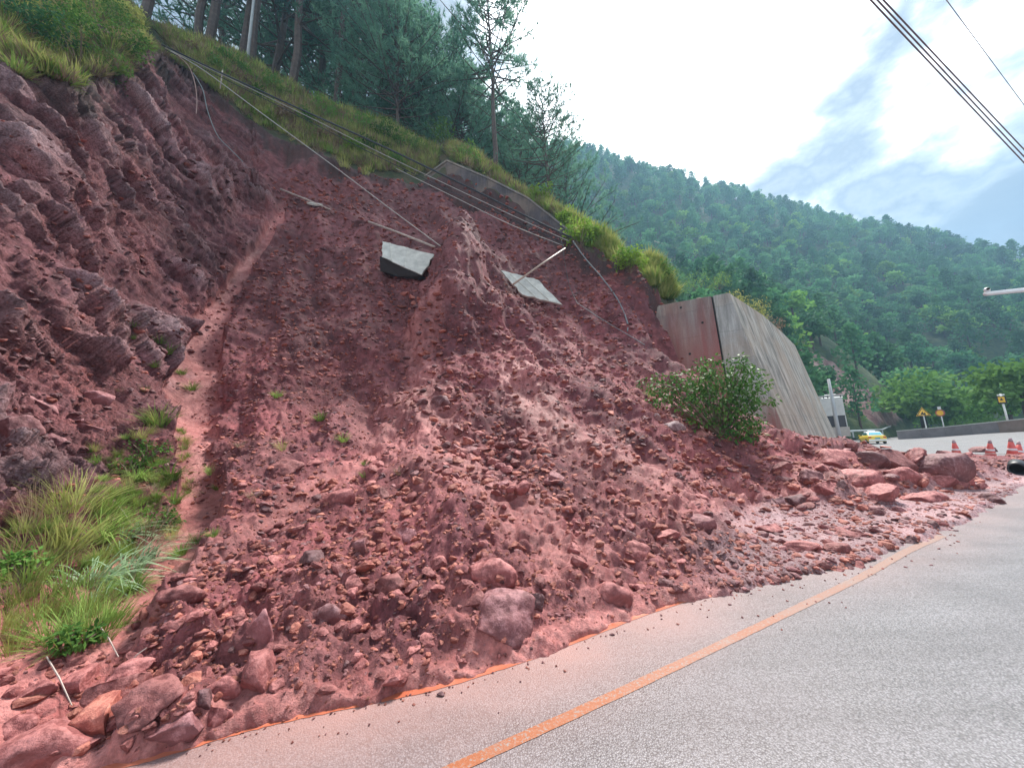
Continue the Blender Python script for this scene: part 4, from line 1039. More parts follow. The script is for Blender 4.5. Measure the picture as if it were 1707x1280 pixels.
color_attr(mf, 'mask', np.stack([exposed.ravel(), exposed.ravel() * 0, exposed.ravel() * 0, exposed.ravel() * 0], 1))
t = NT('forest_floor'); g_ = t.geo(); a_ = t.n('ShaderNodeAttribute', attribute_name='mask'); n_ = t.noise(.5, 6, .65, g_); nn_ = t.noise(.12, 4, .5, g_)
c_ = t.mix(t.rng(n_, .4, .6), (.03, .06, .022), (.07, .10, .03)); s_ = t.n('ShaderNodeSeparateColor'); t.l(a_.outputs['Color'], s_.inputs[0])
c_ = t.mix(t.rng(t.math('MULTIPLY', s_.outputs[0], t.rng(nn_, .3, .5, .5, 1.2)), .3, .5), c_, t.mix(t.rng(n_, .4, .6), (.16, .08, .075), (.34, .22, .20)))
M_ff = t.set(c_, .9, n_, .8, .5)
farhill = link('forested_hill', mf, M_ff); tag(farhill, 'long forested hill behind the road with a bare red cut at its foot', kind='structure')
# wide lower ground so that the valley never ends in the void
gv = mesh_np('valley_ground', [(-420, -160, -1.6), (640, -160, -1.6), (640, 620, -1.6), (-420, 620, -1.6)], [(0, 1, 2, 3)])
tag(link('valley_ground', gv, M_ff), 'flat green valley ground beyond the road', kind='structure')

# ================================================================== FOLIAGE
def leaf_mat(name, c1, c2, scale=.6, trans=.3, rough=.8, rnd=.25):
    t = NT(name); g = t.geo(); n = t.noise(scale, 3, .6, g); oi = t.n('ShaderNodeObjectInfo')
    c = t.mix(t.rng(n, .35, .65), c1, c2)
    k = t.rng(oi.outputs['Random'], 0, 1, 1 - rnd, 1 + rnd); s = t.n('ShaderNodeVectorMath', operation='SCALE'); t.l(c, s.inputs[0]); t.l(k, s.inputs['Scale'])
    t.set(s.outputs[0], rough, spec=.12)
    tr = t.n('ShaderNodeBsdfTranslucent'); t.l(s.outputs[0], tr.inputs[0]); mx = t.n('ShaderNodeMixShader'); mx.inputs[0].default_value = trans
    t.l(t.b.outputs[0], mx.inputs[1]); t.l(tr.outputs[0], mx.inputs[2]); t.l(mx.outputs[0], t.t.nodes['Material Output'].inputs[0]); return t.m
M_pine = leaf_mat('pine_needles', (.085, .20, .15), (.16, .31, .21), .4, .5)
M_for = leaf_mat('forest_leaves', (.045, .150, .070), (.11, .26, .105), .09, .3, rnd=.4)
M_for2 = leaf_mat('light_forest_leaves', (.11, .25, .055), (.20, .37, .09), .12, .35, rnd=.3)
M_bush = leaf_mat('bush_leaves', (.045, .12, .025), (.13, .24, .05), 1.6, .3)
M_shrub = leaf_mat('shrub_leaves', (.045, .14, .03), (.16, .31, .07), 4., .25, .45)
M_lime = leaf_mat('lime_leaves', (.12, .24, .03), (.24, .36, .06), 1.5, .35)
M_grassg = leaf_mat('green_grass', (.14, .24, .045), (.27, .38, .10), 2.0, .3)
M_grassy = leaf_mat('yellow_green_grass', (.26, .30, .08), (.42, .42, .15), 2.0, .3)
M_grassd = leaf_mat('dry_grass', (.20, .13, .085), (.32, .24, .16), 2.0, .2)
M_reed = leaf_mat('reed_blades', (.16, .26, .13), (.32, .42, .26), 3.0, .3, .4)
M_bark = plain('pine_bark', (.085, .062, .055), .9, .3, 6., bstr=.6)
M_twig = plain('twig_bark', (.16, .11, .08), .8, .2, 8.)
R_ = random.Random(5)
def unit():
    while True:
        v = Vector((R_.uniform(-1, 1), R_.uniform(-1, 1), R_.uniform(-1, 1)))
        if .01 < v.length < 1: return v.normalized()
def leafcard(V, F, c, d, up, l, w):
    """one pointed leaf: four corners along d"""
    s = d.cross(up)
    s = s.normalized() if s.length > 1e-4 else d.orthogonal().normalized(); b = len(V)
    V += [tuple(c), tuple(c + d * l * .45 + s * w), tuple(c + d * l), tuple(c + d * l * .45 - s * w)]; F.append((b, b + 1, b + 2, b + 3))
def fast_mesh(name, V, F, mat):
    me = mesh_np(name, np.array(V), np.array(F), False); me.materials.append(mat); return me
def pine_meshes(h, bare, spread, dens, seed, young=False):
    R_.seed(seed); tr = MB(); V = []; F = []
    bend = [Vector((R_.uniform(-.12, .12), R_.uniform(-.12, .12), 0)) for _ in range(8)]; pts = []; off = Vector((0, 0, 0))
    for i in range(9):
        pts.append(Vector((0, 0, h * i / 8)) + off); off = off + (bend[i] if i < 8 else Vector())
    r0 = h * .0105; tr.tube([Vector((0, 0, -.8))] + pts, [r0 * 1.25] + [r0 * (1 - .93 * i / 8) + .01 for i in range(9)], 8)
    def tp(z): k = max(0, min(7.999, z / h * 8)); i = int(k); return pts[i].lerp(pts[i + 1], k - i)
    z = h * bare * .55; a0 = R_.uniform(0, 6)
    while z < h * .985:
        k = (z / h - bare) / (1 - bare)
        dead = k < 0
        n = R_.choice((2, 3)) if dead else R_.choice((3, 4, 5))
        for j in range(n):
            if R_.random() < (.5 if dead else .12): continue
            a = a0 + j * 6.283 / n + R_.uniform(-.3, .3)
            L = spread * (R_.uniform(.5, .9) if dead else ((1 - k) ** .75 * (.55 + 1.0 * min(1, k * 3.5)) * R_.uniform(.6, 1.15) + .25))
            el = .05 + .55 * max(0, k) + R_.uniform(-.12, .2)
            if young: el -= .1
            d = Vector((math.cos(a) * math.cos(el), math.sin(a) * math.cos(el), math.sin(el))); p = tp(z); q = [p]; cur = p; dd = d.copy()
            for s in range(4):
                dd = (dd + Vector((0, 0, .07)) + unit() * .09).normalized(); cur = cur + dd * L / 4; q.append(cur)
            rb = .012 + .010 * L
            tr.tube(q, [rb, rb * .8, rb * .6, rb * .4, rb * .2], 4, cap=False)
            if dead and R_.random() < .75: continue
            m = int(L * dens * .55 * (1.2 if young else 1.0)) + 2
            for s in range(m):
                u_ = R_.uniform(.25, 1.0) ** .8 * 3.999; i = int(u_); b = q[i].lerp(q[i + 1], u_ - i)
                sd = (dd.cross(Vector((0, 0, 1))) * R_.choice((-1, 1)) * R_.uniform(.2, 1) + dd * R_.uniform(.2, .9) + Vector((0, 0, R_.uniform(.0, .6)))).normalized()
                e = b + sd * R_.uniform(.15, .2 + .28 * L ** .5)
                if s % 2: tr.tube([b, e], [.010, .006], 3, cap=False)
                for _ in range(9):
                    nd = (sd * .75 + unit() * .9 + Vector((0, 0, .15))).normalized(); l = R_.uniform(.22, .40); w = .028; s2 = nd.cross(unit()).normalized() * w; bb = len(V)
                    c = e - sd * R_.uniform(0, .22)
                    V.extend([tuple(c - s2), tuple(c + s2), tuple(c + nd * l)]); F.append((bb, bb + 1, bb + 2))
        z += R_.uniform(.28, .55) * (h / 15) ** .5; a0 += 1.3
    mt = bpy.data.meshes.new('trunk'); mt.from_pydata(tr.V, [], tr.F); mt.materials.append(M_bark)
    return mt, fast_mesh('crown', V, F, M_pine)
PV = [pine_meshes(16, .38, 3.0, 7, 1), pine_meshes(16, .30, 3.4, 7, 2), pine_meshes(16, .45, 2.6, 7, 3), pine_meshes(13, .04, 3.6, 10, 4, True), pine_meshes(16, .22, 3.8, 8, 5)]
def pine(u, v, Y, vtop, var, label, group='pine trees on the ridge above the slide', lean=0):
    b = A(u, v, Y); gz = float(base_H(np.array([b.x]), np.array([b.y]))[0][0]); 
    if Y > 60: gz = float(far_h(np.array([b.x]), np.array([b.y]))[0])
    h0 = 13 if var == 3 else 16
    top = A(u, vtop, Y); h = max(6, top.z - gz) ; s = h / h0
    t = thing('pine_tree', (b.x, b.y, gz), label, 'tree', group); t.rotation_euler = (0, lean, R_.uniform(0, 6.28)); t.scale = (s * R_.uniform(.9, 1.1),) * 2 + (s,)
    link('trunk', PV[var][0], parent=t); link('crown', PV[var][1], parent=t)
    return t
PINES = [(238, 45, 21, -420, 1, 'pine branching out over the top of the cliff, leftmost of the ridge pines'),
 (332, 72, 25, -330, 0, 'slender pine with a bare trunk, left one of the close pair in the sky gap'),
 (347, 80, 25, -350, 2, 'slender pine with a bare trunk, right one of the close pair in the sky gap'),
 (403, 105, 27, -330, 2, 'thin pine just left of the pale utility post trunk on the ridge'),
 (419, 114, 27, -320, 0, 'dark thick pine right of the thin one above the cable bundle'),
 (455, 130, 31, -260, 4, 'bushy pine set back behind the thick trunks on the ridge'),
 (486, 150, 28, -300, 0, 'thick straight pine trunk standing alone over the grassy strip'),
 (530, 158, 38, -200, 2, 'far thin pine seen between the thick trunk and the young pines'),
 (560, 178, 31, -230, 2, 'thin curving pine left of the dense young pine'),
 (592, 185, 35, -190, 0, 'thin pine behind the brush, right of the curving one'),
 (600, 195, 44, 20, 4, 'distant pine half hidden behind the young trees on the ridge'),
 (632, 205, 34, 30, 3, 'dense young pine clothed to the ground, left of the tallest dense one'),
 (664, 212, 29, -10, 3, 'broad dense blue green pine clothed to the ground'),
 (702, 225, 32, 40, 4, 'leafy pine right of the broad dense one'),
 (735, 240, 36, 70, 3, 'smaller dense pine behind the dark crest wall'),
 (768, 252, 33, 120, 3, 'low dense pine left of the tall open pine'),
 (825, 290, 28, -25, 0, 'tall open pine standing out against the white sky'),
 (870, 310, 36, 190, 4, 'pine behind and right of the tall open pine'),
 (916, 342, 27, 150, 1, 'lower pine with drooping boughs at the right end of the ridge'),
 (948, 352, 40, 245, 4, 'small hazy pine behind the rightmost ridge pine'),
 (850, 300, 46, 215, 3, 'hazy young pine between the two tall ridge pines'),
 (798, 268, 44, 175, 4, 'hazy pine directly left of the tall open one'),
 (440, 118, 42, -60, 4, 'pale distant pine between the two dark trunks'),
 (378, 95, 40, -150, 2, 'distant thin pine right of the close pair'),
 (515, 160, 52, 20, 4, 'furthest pine right of the thick lone trunk'),
 (680, 222, 48, 90, 4, 'hazy pine behind the broad dense one')]
for p in PINES: pine(*p)
# pale post among the trunks
pb_ = A(411, 112, 25.5); po = thing('utility_pole', pb_ - Vector((0, 0, 1)), 'slim pale concrete post among the pine trunks on the ridge', 'pole'); MB().tube([(0, 0, 0), (0, 0, 13)], [.13, .09], 10).build('post', M_upole, po, True)

# forest tree variants: heaped leaf clumps around a trunk
def forest_tree(h, w, nb, nl, ls, seed, mat, conif=False):
    R_.seed(seed); V = []; F = []
    for i in range(nb):
        if conif:
            k = (i + .5) / nb; z = h * (.22 + .76 * k); rr = w * .5 * (1 - k) ** .8 + .15; a = i * 2.4; c = Vector((math.cos(a) * rr * .55, math.sin(a) * rr * .55, z)); cr = rr * .75 + .25
        else:
            a = R_.uniform(0, 6.28); k = R_.uniform(0, 1); rr = w * .34 * math.sqrt(R_.random()); z = h * (.40 + .42 * k) ; c = Vector((math.cos(a) * rr * (1.2 - .6 * k), math.sin(a) * rr * (1.2 - .6 * k), z)); cr = w * R_.uniform(.16, .27)
        for j in range(nl):
            d = unit(); d.z = abs(d.z) * .9 + d.z * .25; p = c + Vector((d.x, d.y, d.z * .75)) * cr * R_.uniform(.7, 1.08)
            leafcard(V, F, p, (d * .5 + unit()).normalized(), unit(), ls * R_.uniform(.7, 1.3), ls * .42)
    nbv = len(V); tb = MB(); tb.tube([(0, 0, -1), (0, 0, h * .35), (R_.uniform(-.2, .2), 0, h * .75)], [w * .035, w * .028, w * .01], 5); 
    V += tb.V; F4 = [tuple(nbv + i for i in f) for f in tb.F if len(f) == 4]
    me = mesh_np('forest_tree', np.array(V), np.array(F + F4), False); me.materials.append(mat); me.materials.append(M_bark)
    mi = np.zeros(len(F) + len(F4), np.int32); mi[len(F):] = 1; me.polygons.foreach_set('material_index', mi); return me
FT = [forest_tree(9, 7, 16, 34, .75, 21, M_for), forest_tree(10, 6.4, 15, 34, .72, 22, M_for), forest_tree(8, 7.5, 18, 30, .8, 23, M_for2), forest_tree(11, 6, 16, 30, .7, 24, M_for, True), forest_tree(12, 5.4, 17, 28, .65, 25, M_for, True)]
# points over the hill, nearest seen ones are trees of their own
rf = np.random.default_rng(3); pts = []
N_ = 14000; tx = rf.uniform(-.55, 1.85, N_); rr_ = 52 * (375 / 52) ** (rf.random(N_) ** .62)
a_ = np.arctan(tx); px_ = rr_ * np.sin(a_); py_ = rr_ * np.cos(a_); pz_ = far_h(px_, py_)
ex = smooth(12, 6.5, np.hypot(px_ - at(1440, 665, 62)[0], py_ - at(1440, 665, 62)[1]))
keep = (pz_ > 1.2) & (ex < .4) & (rr_ > 58)
# density even on the ground
cell = {}
order = rf.permutation(np.nonzero(keep)[0]); sel = []
for i in order:
    r = rr_[i]; gsz = 5.0 if r < 130 else 6.6
    ck = (int(px_[i] // gsz), int(py_[i] // gsz))
    if ck in cell: continue
    cell[ck] = 1; sel.append(i)
sel = np.array(sel); U_, V__, W_ = proj(np.stack([px_[sel], py_[sel], pz_[sel] + 5], 1))
vis = (U_ > -50) & (U_ < 1780) & (V__ < 760); 
wallside = (U_ > 960 + 0 * U_) | (rr_[sel] > 150)
sel = sel[(U_ > 520) & (U_ < 1900) & (V__ < 770) & wallside]
U_, V__, W_ = proj(np.stack([px_[sel], py_[sel], pz_[sel] + 5], 1))
# which can be seen: not behind the near ridge
crestv = np.interp(U_, [500, 745, 950, 1080, 1215, 1335, 1385, 1400, 2000], [200, 240, 360, 440, 480, 570, 700, 760, 760]); inview = (V__ < crestv) & (U_ < 1707)
near_o = np.argsort(W_ + np.where(inview, 0, 1e5)); indiv = near_o[:300]; rest = near_o[300:]
flab = {0: 'round dark tree in the forest covering the far hill', 1: 'upright dark tree in the forest covering the far hill', 2: 'lighter green tree in the forest covering the far hill', 3: 'narrow conifer in the forest covering the far hill', 4: 'tall pointed conifer in the forest covering the far hill'}
for i in indiv:
    k = sel[i]; v = int(rf.choice(5, p=[.28, .22, .14, .2, .16])); o = link('forest_tree', FT[v], loc=(px_[k], py_[k], pz_[k] - .3)); s = rf.uniform(.95, 1.35) * (.75 if rr_[k] < 90 else 1); o.scale = (s * rf.uniform(.9, 1.15), s, s * rf.uniform(.9, 1.15)); o.rotation_euler = (0, 0, rf.uniform(0, 6.28))
    tag(o, flab[v].replace(' covering the far hill', ', %s, %s' % (('lower slope', 'middle slope', 'upper slope')[int(np.digitize(pz_[k], [20, 60]))], ('left end', 'above the wall', 'above the taxi', 'above the warning signs', 'near right edge')[int(np.digitize(proj(np.array([px_[k], py_[k], pz_[k]]))[0], [1180, 1330, 1460, 1600]))])), 'tree', ['round dark forest trees', 'upright dark forest trees', 'light green forest trees', 'narrow forest conifers', 'pointed forest conifers'][v])
protos_f = []
for v in range(5):
    protos_f.append(next(o for o in COL.objects if o.data == FT[v]))
def scatter(name, P, rot, scl, idx, protos, label=None):
    """thousands of like pieces: one object, pieces placed by geometry nodes"""
    me = bpy.data.meshes.new(name); P = np.asarray(P, np.float32); me.vertices.add(len(P)); me.vertices.foreach_set('co', P.ravel())
    a = me.attributes.new('rot', 'FLOAT_VECTOR', 'POINT'); a.data.foreach_set('vector', np.asarray(rot, np.float32).ravel())
    a = me.attributes.new('scl', 'FLOAT_VECTOR', 'POINT'); a.data.foreach_set('vector', np.asarray(scl, np.float32).ravel())
    a = me.attributes.new('idx', 'INT', 'POINT'); a.data.foreach_set('value', np.asarray(idx, np.int32).ravel())
    o = link(name, me)
    g = bpy.data.node_groups.new(name, 'GeometryNodeTree'); g.interface.new_socket('Geometry', in_out='INPUT', socket_type='NodeSocketGeometry'); g.interface.new_socket('Geometry', in_out='OUTPUT', socket_type='NodeSocketGeometry')
    gi = g.nodes.new('NodeGroupInput'); go = g.nodes.new('NodeGroupOutput'); ip = g.nodes.new('GeometryNodeInstanceOnPoints'); gti = g.nodes.new('GeometryNodeGeometryToInstance')
    for p in protos:
        oi = g.nodes.new('GeometryNodeObjectInfo'); oi.inputs['Object'].default_value = p; oi.transform_space = 'ORIGINAL'; g.links.new(oi.outputs['Geometry'], gti.inputs[0])
    def na(n, ty):
        x = g.nodes.new('GeometryNodeInputNamedAttribute'); x.data_type = ty; x.inputs['Name'].default_value = n; return x.outputs['Attribute']
    g.links.new(gi.outputs[0], ip.inputs['Points']); g.links.new(gti.outputs[0], ip.inputs['Instance']); ip.inputs['Pick Instance'].default_value = True
    g.links.new(na('idx', 'INT'), ip.inputs['Instance Index']); g.links.new(na('scl', 'FLOAT_VECTOR'), ip.inputs['Scale'])
    er = g.nodes.new('FunctionNodeEulerToRotation'); g.links.new(na('rot', 'FLOAT_VECTOR'), er.inputs[0]); g.links.new(er.outputs[0], ip.inputs['Rotation'])
    g.links.new(ip.outputs[0], go.inputs[0]); md = o.modifiers.new('scatter', 'NODES'); md.node_group = g
    return tag(o, label, kind='stuff')
k = sel[rest]; n = len(k); sc_ = rf.uniform(.95, 1.45, (n, 1)) * rf.uniform(.9, 1.12, (n, 3))
print('forest', n)
scatter('forest', np.stack([px_[k], py_[k], pz_[k] - .3], 1), np.stack([np.zeros(n), np.zeros(n), rf.uniform(0, 6.28, n)], 1), sc_, rf.choice(5, n, p=[.28, .22, .14, .2, .16]), protos_f, 'dense green forest covering the far hill')

# ---- shrubs, bushes
def shrub_mesh(w, h, nb, nl, ll, lw, seed, droop=.3):
    R_.seed(seed); V = []; F = []; st = MB()
    for i in range(nb):
        a = R_.uniform(0, 6.28); rr = w * .5 * math.sqrt(R_.random()) * .8; z = h * R_.uniform(.25, .82); c = Vector((math.cos(a) * rr, math.sin(a) * rr, z)); cr = min(w, h) * R_.uniform(.16, .26)
        st.tube([(0, 0, -.05), c * .5 + Vector((0, 0, .02)), c], [.02, .012, .006], 4, cap=False)
        for j in range(nl):
            d = unit(); p = c + d * cr * R_.uniform(.5, 1.1)
            if p.z < .03: p.z = .03 + R_.random() * .1
            leafcard(V, F, p, (d * .6 + unit() * .7 + Vector((0, 0, -droop))).normalized(), (unit() * .6 + Vector((0, 0, 1))).normalized(), ll * R_.uniform(.7, 1.3), lw)
    ms = bpy.data.meshes.new('stems'); ms.from_pydata(st.V, [], st.F); ms.materials.append(M_twig)
    return ms, V, F
def shrub(name, loc, w, h, nb, nl, ll, lw, seed, mat, label, cat='shrub', group=None):
    ms, V, F = shrub_mesh(w, h, nb, nl, ll, lw, seed); t = thing(name, loc, label, cat, group); link('stems', ms, parent=t); link('foliage', fast_mesh('foliage', V, F, mat), parent=t); return t
# the leafy shrub torn out and lying on the debris
pb_ = G(1205, 728); sp_ = mpp(pb_)
sh = thing('uprooted_shrub', pb_, 'big leafy green shrub carried down on the debris before the retaining wall', 'shrub')
R_.seed(40); V = []; F = []; stm = MB()
blobs = [(-95, 75, 22), (-75, 88, 20), (-100, 92, 16), (-45, 80, 28), (-30, 95, 24), (-15, 60, 32), (-10, 90, 30), (15, 70, 34), (10, 40, 30), (5, 15, 22), (30, 30, 26), (35, 55, 30), (40, 85, 28), (30, 108, 22), (34, 122, 14), (50, 100, 22), (58, 75, 20), (-35, 40, 22), (48, 15, 18), (30, 5, 16), (60, 60, 14), (-5, 112, 12), (-60, 70, 20), (45, 120, 10), (-122, 98, 8), (72, 112, 8), (-22, 122, 10), (80, 88, 9), (18, -4, 10), (68, 20, 10), (52, 132, 7), (-60, 108, 9), (0, 128, 8), (88, 60, 7)]
for bx, bz, br in blobs:
    c = Vector((bx * sp_, R_.uniform(-.25, .35), bz * sp_)); cr = br * sp_
    stm.tube([Vector((R_.uniform(-.05, .05), .1, 0)), c * .5 + Vector((0, .1, 0)), c], [.035, .018, .008], 5, cap=False)
    for j in range(int(190 * (br / 25) ** 1.6)):
        d = unit(); p = c + Vector((d.x, d.y, d.z)) * cr * R_.uniform(.35, 1.32)
        leafcard(V, F, p, (d * .5 + unit() * .6 + Vector((0, 0, -.35))).normalized(), (unit() * .7 + Vector((0, 0, 1))).normalized(), R_.uniform(.09, .16), .026 + .014 * R_.random())
stm.tube([Vector((-.1, 0, .1)), Vector((-75 * sp_, -.2, 84 * sp_)), Vector((-115 * sp_, -.15, 95 * sp_)), Vector((-150 * sp_, .1, 86 * sp_))], [.03, .025, .018, .01], 6)
stm.tube([Vector((.1, 0, .3)), Vector((60 * sp_, -.1, 62 * sp_)), Vector((84 * sp_, -.1, 42 * sp_))], [.02, .014, .008], 5)
stm.build('branches', M_twig, sh); link('foliage', fast_mesh('foliage', V, F, M_shrub), parent=sh)
def on(u, v): return G(u, v)
BUSH = [  # u, v(base), w_px, h_px, material, label
 (135, 118, 120, 75, M_bush, 'leafy green bush hanging over the top of the cliff'), (185, 92, 90, 70, M_bush, 'green bush at the right end of the vegetation over the cliff'),
 (60, 85, 110, 80, M_for, 'dark bush in the shade at the top left of the cliff'), (20, 60, 100, 70, M_for, 'dark bush at the top left corner above the cliff'), (100, 55, 110, 70, M_bush, 'green bush behind the cliff edge bushes'), (160, 40, 100, 60, M_bush, 'upper green bush left of the sky gap'),
 (212, 50, 50, 50, M_grassy, 'small yellowish bush at the corner of the cliff top'),
 (965, 412, 62, 48, M_lime, 'bright lime green bush at the end of the cable bundle'), (990, 412, 40, 30, M_lime, 'small lime green bush right of the cable end'),
 (940, 382, 40, 34, M_lime, 'lime green bush behind the end of the dark crest wall'),
 (1095, 478, 58, 44, M_bush, 'dark green bush on the bank between crest and retaining wall'), (1050, 452, 50, 45, M_lime, 'light green bush on the shoulder left of the retaining wall'),
 (1130, 492, 50, 40, M_bush, 'green bush on the edge left of the retaining wall'), (1165, 488, 60, 44, M_lime, 'lime green bush on top of the wall return'), (1200, 482, 40, 30, M_lime, 'low lime green bush at the corner of the retaining wall'),
 (708, 235, 50, 60, M_bush, 'green bush below the pines left of the dark crest wall'), (680, 258, 60, 45, M_for2, 'low leafy bush left of the dark crest wall'), (735, 250, 50, 50, M_bush, 'broadleaf bush behind the top of the dark crest wall'), (640, 240, 50, 40, M_bush, 'bush under the dense young pines'), (600, 225, 50, 40, M_for2, 'pale bush under the thin pines'),
 (780, 275, 50, 36, M_for2, 'pale bush at the foot of the tall open pine'), (870, 318, 50, 40, M_lime, 'yellow green bush behind the crest wall, right of the tall pine'), (900, 340, 40, 34, M_lime, 'yellow green bush at the foot of the rightmost ridge pine'),
 (322, 100, 40, 26, M_grassd, 'dry brown brush at the top of the grass strip beside the cables'), (365, 128, 44, 28, M_for2, 'pale green brush under the cables near their top'), (400, 150, 44, 28, M_grassd, 'dry brush between the cables and the thin pines'), (432, 172, 44, 30, M_bush, 'dark green low brush under the pale utility post'), (475, 205, 46, 30, M_grassd, 'dry brown brush below the thick lone pine'), (512, 215, 44, 30, M_bush, 'dark green brush on the strip right of the lone pine'), (548, 238, 50, 30, M_grassd, 'dry brush in the middle of the grass strip'), (590, 262, 44, 26, M_lime, 'lime green plants on the lip in the middle of the crest'), (625, 262, 50, 34, M_bush, 'dark green brush above the crest lip, left of the crest wall'), (665, 280, 44, 26, M_for2, 'pale brush at the lip left of the crest wall'), (440, 205, 40, 18, M_lime, 'low lime green plants at the lip under the single cable'),
 (455, 160, 60, 32, M_for2, 'low brush beside the thick lone pine trunk'), (385, 118, 50, 28, M_for2, 'low brush beside the cable bundle at its top'), (540, 200, 60, 36, M_for2, 'brush below the curving pine')]
for i, (u, v, w, h, m, lab) in enumerate(BUSH):
    p = on(u, v); s = mpp(p); W2 = w * s; H2 = h * s; big_ = p.y > 15
    shrub('bush', p - Vector((0, 0, .1)), W2, H2, 22, 36 if big_ else 60, (.16 if big_ else .13), (.05 if big_ else .032), 60 + i, m, lab, 'bush')
# yellowish spindly shrubs behind the wall
for i, (u, v, w, h, Y, lab) in enumerate([(1262, 515, 50, 48, 18.6, 'thin yellowish shrub behind the near corner of the retaining wall'), (1290, 545, 44, 50, 20.5, 'thin yellowish shrub behind the middle of the wall top'), (1318, 572, 36, 40, 23.0, 'spindly yellowish shrub behind the far part of the wall top')]):
    p = A(u, v, Y); s = mpp(p); q_ = drop(p.x - .5, p.y + .6)[0]; shrub('spindly_shrub', q_, w * s, h * s * 1.25, 26, 22, .18, .022, 120 + i, M_grassd if i == 2 else M_grassy, lab)
# big light green trees beyond the parapet
FTb = [forest_tree(7, 7.4, 26, 60, .42, 31, M_for2), forest_tree(6, 7, 24, 60, .42, 32, M_for2), forest_tree(7, 6, 24, 55, .42, 33, M_bush)]
for i, (u, v, Y, vt, w, k, lab) in enumerate([(1548, 735, 58, 634, 1.0, 0, 'large light green tree behind the yellow warning sign'), (1600, 730, 56, 668, .9, 1, 'light green tree right of the warning sign tree'),
      (1655, 722, 54, 652, .9, 2, 'bushy green tree behind the grey parapet'), (1690, 715, 48, 640, .9, 1, 'light green tree at the right edge behind the chevron sign'), (1630, 728, 50, 690, .8, 0, 'low light green tree in front of the bushy one'), (1515, 728, 66, 668, .9, 2, 'dark green tree left of the warning sign'),
      (1720, 715, 40, 600, .9, 1, 'tall pale green tree cut by the right edge'), (1440, 722, 62, 680, .7, 2, 'low green tree on the verge above the taxi'), (1415, 722, 58, 672, .7, 1, 'low light green tree behind the utility pole'), (1475, 722, 70, 690, .7, 2, 'low green tree at the foot of the red cut')]):
    p = A(u, v, Y); zt = A(u, vt, Y).z; z0 = p.z - 1.0; s = (zt - z0) / 6.2; o = link('broadleaf_tree', FTb[k], loc=(p.x, p.y, z0)); o.scale = (s * w * 1.1, s * w * 1.1, s); o.rotation_euler = (0, 0, i * 1.7); tag(o, lab, 'tree')
# fresh ground behind the parapet for them
# ---- grasses
def grass_mesh(n, h, spread, w, lean, seed, mat, seg=3, droop=.5):
    R_.seed(seed); V = []; F = []
    for i in range(n):
        a = R_.uniform(0, 6.28); r = spread * math.sqrt(R_.random()); p = Vector((math.cos(a) * r, math.sin(a) * r, -.02)); hh = h * R_.uniform(.55, 1.15)
        d = (Vector((math.cos(a), math.sin(a), 0)) * lean * R_.uniform(.2, 1.2) + Vector((R_.uniform(-.15, .15), R_.uniform(-.15, .15), 1))).normalized(); s = Vector((-math.sin(a + R_.uniform(-.8, .8)), math.cos(a), 0)).normalized() * w * R_.uniform(.7, 1.2); b = len(V)
        hz = Vector((d.x, d.y, 0)) 
        for k in range(seg + 1):
            kk = 1 - (k / seg) ** 1.6 * .92; V += [tuple(p - s * kk), tuple(p + s * kk)]
            if k < seg: F.append((b + 2 * k, b + 2 * k + 1, b + 2 * k + 3, b + 2 * k + 2))
            p = p + d * hh / seg; d = (d + hz * droop * .5 + Vector((0, 0, -droop * .55 * R_.uniform(.4, 1.3)))).normalized()
    return fast_mesh('grass', V, F, mat)
GW = [grass_mesh(46, .42, .22, .016, .8, 211, M_grassg, 2, .5), grass_mesh(46, .5, .24, .014, .7, 212, M_grassy, 2, .5), grass_mesh(40, .5, .24, .013, .8, 213, M_grassd, 2, .5)]
GM = [grass_mesh(80, .42, .12, .006, .7, 201, M_grassg), grass_mesh(80, .5, .14, .005, .6, 202, M_grassy), grass_mesh(60, .45, .12, .005, .9, 203, M_grassd), grass_mesh(90, .30, .10, .007, .8, 204, M_grassg), grass_mesh(110, .6, .2, .005, .6, 205, M_grassy)]
def tuft(u, v, w_px, kind, label, name='grass_tuft', tilt=.25, grp=None):
    p = G(u, v); s = mpp(p) * w_px; base_w = (.75, .85, .85, .55, 1.0)[kind]; o = link(name, GM[kind], loc=p); k = s / base_w; o.scale = (k, k, k); o.rotation_euler = (tilt, 0, 0); o.rotation_euler = (tilt, R_.uniform(-.1, .1), R_.uniform(-.5, .5)); return tag(o, label, 'grass', grp)
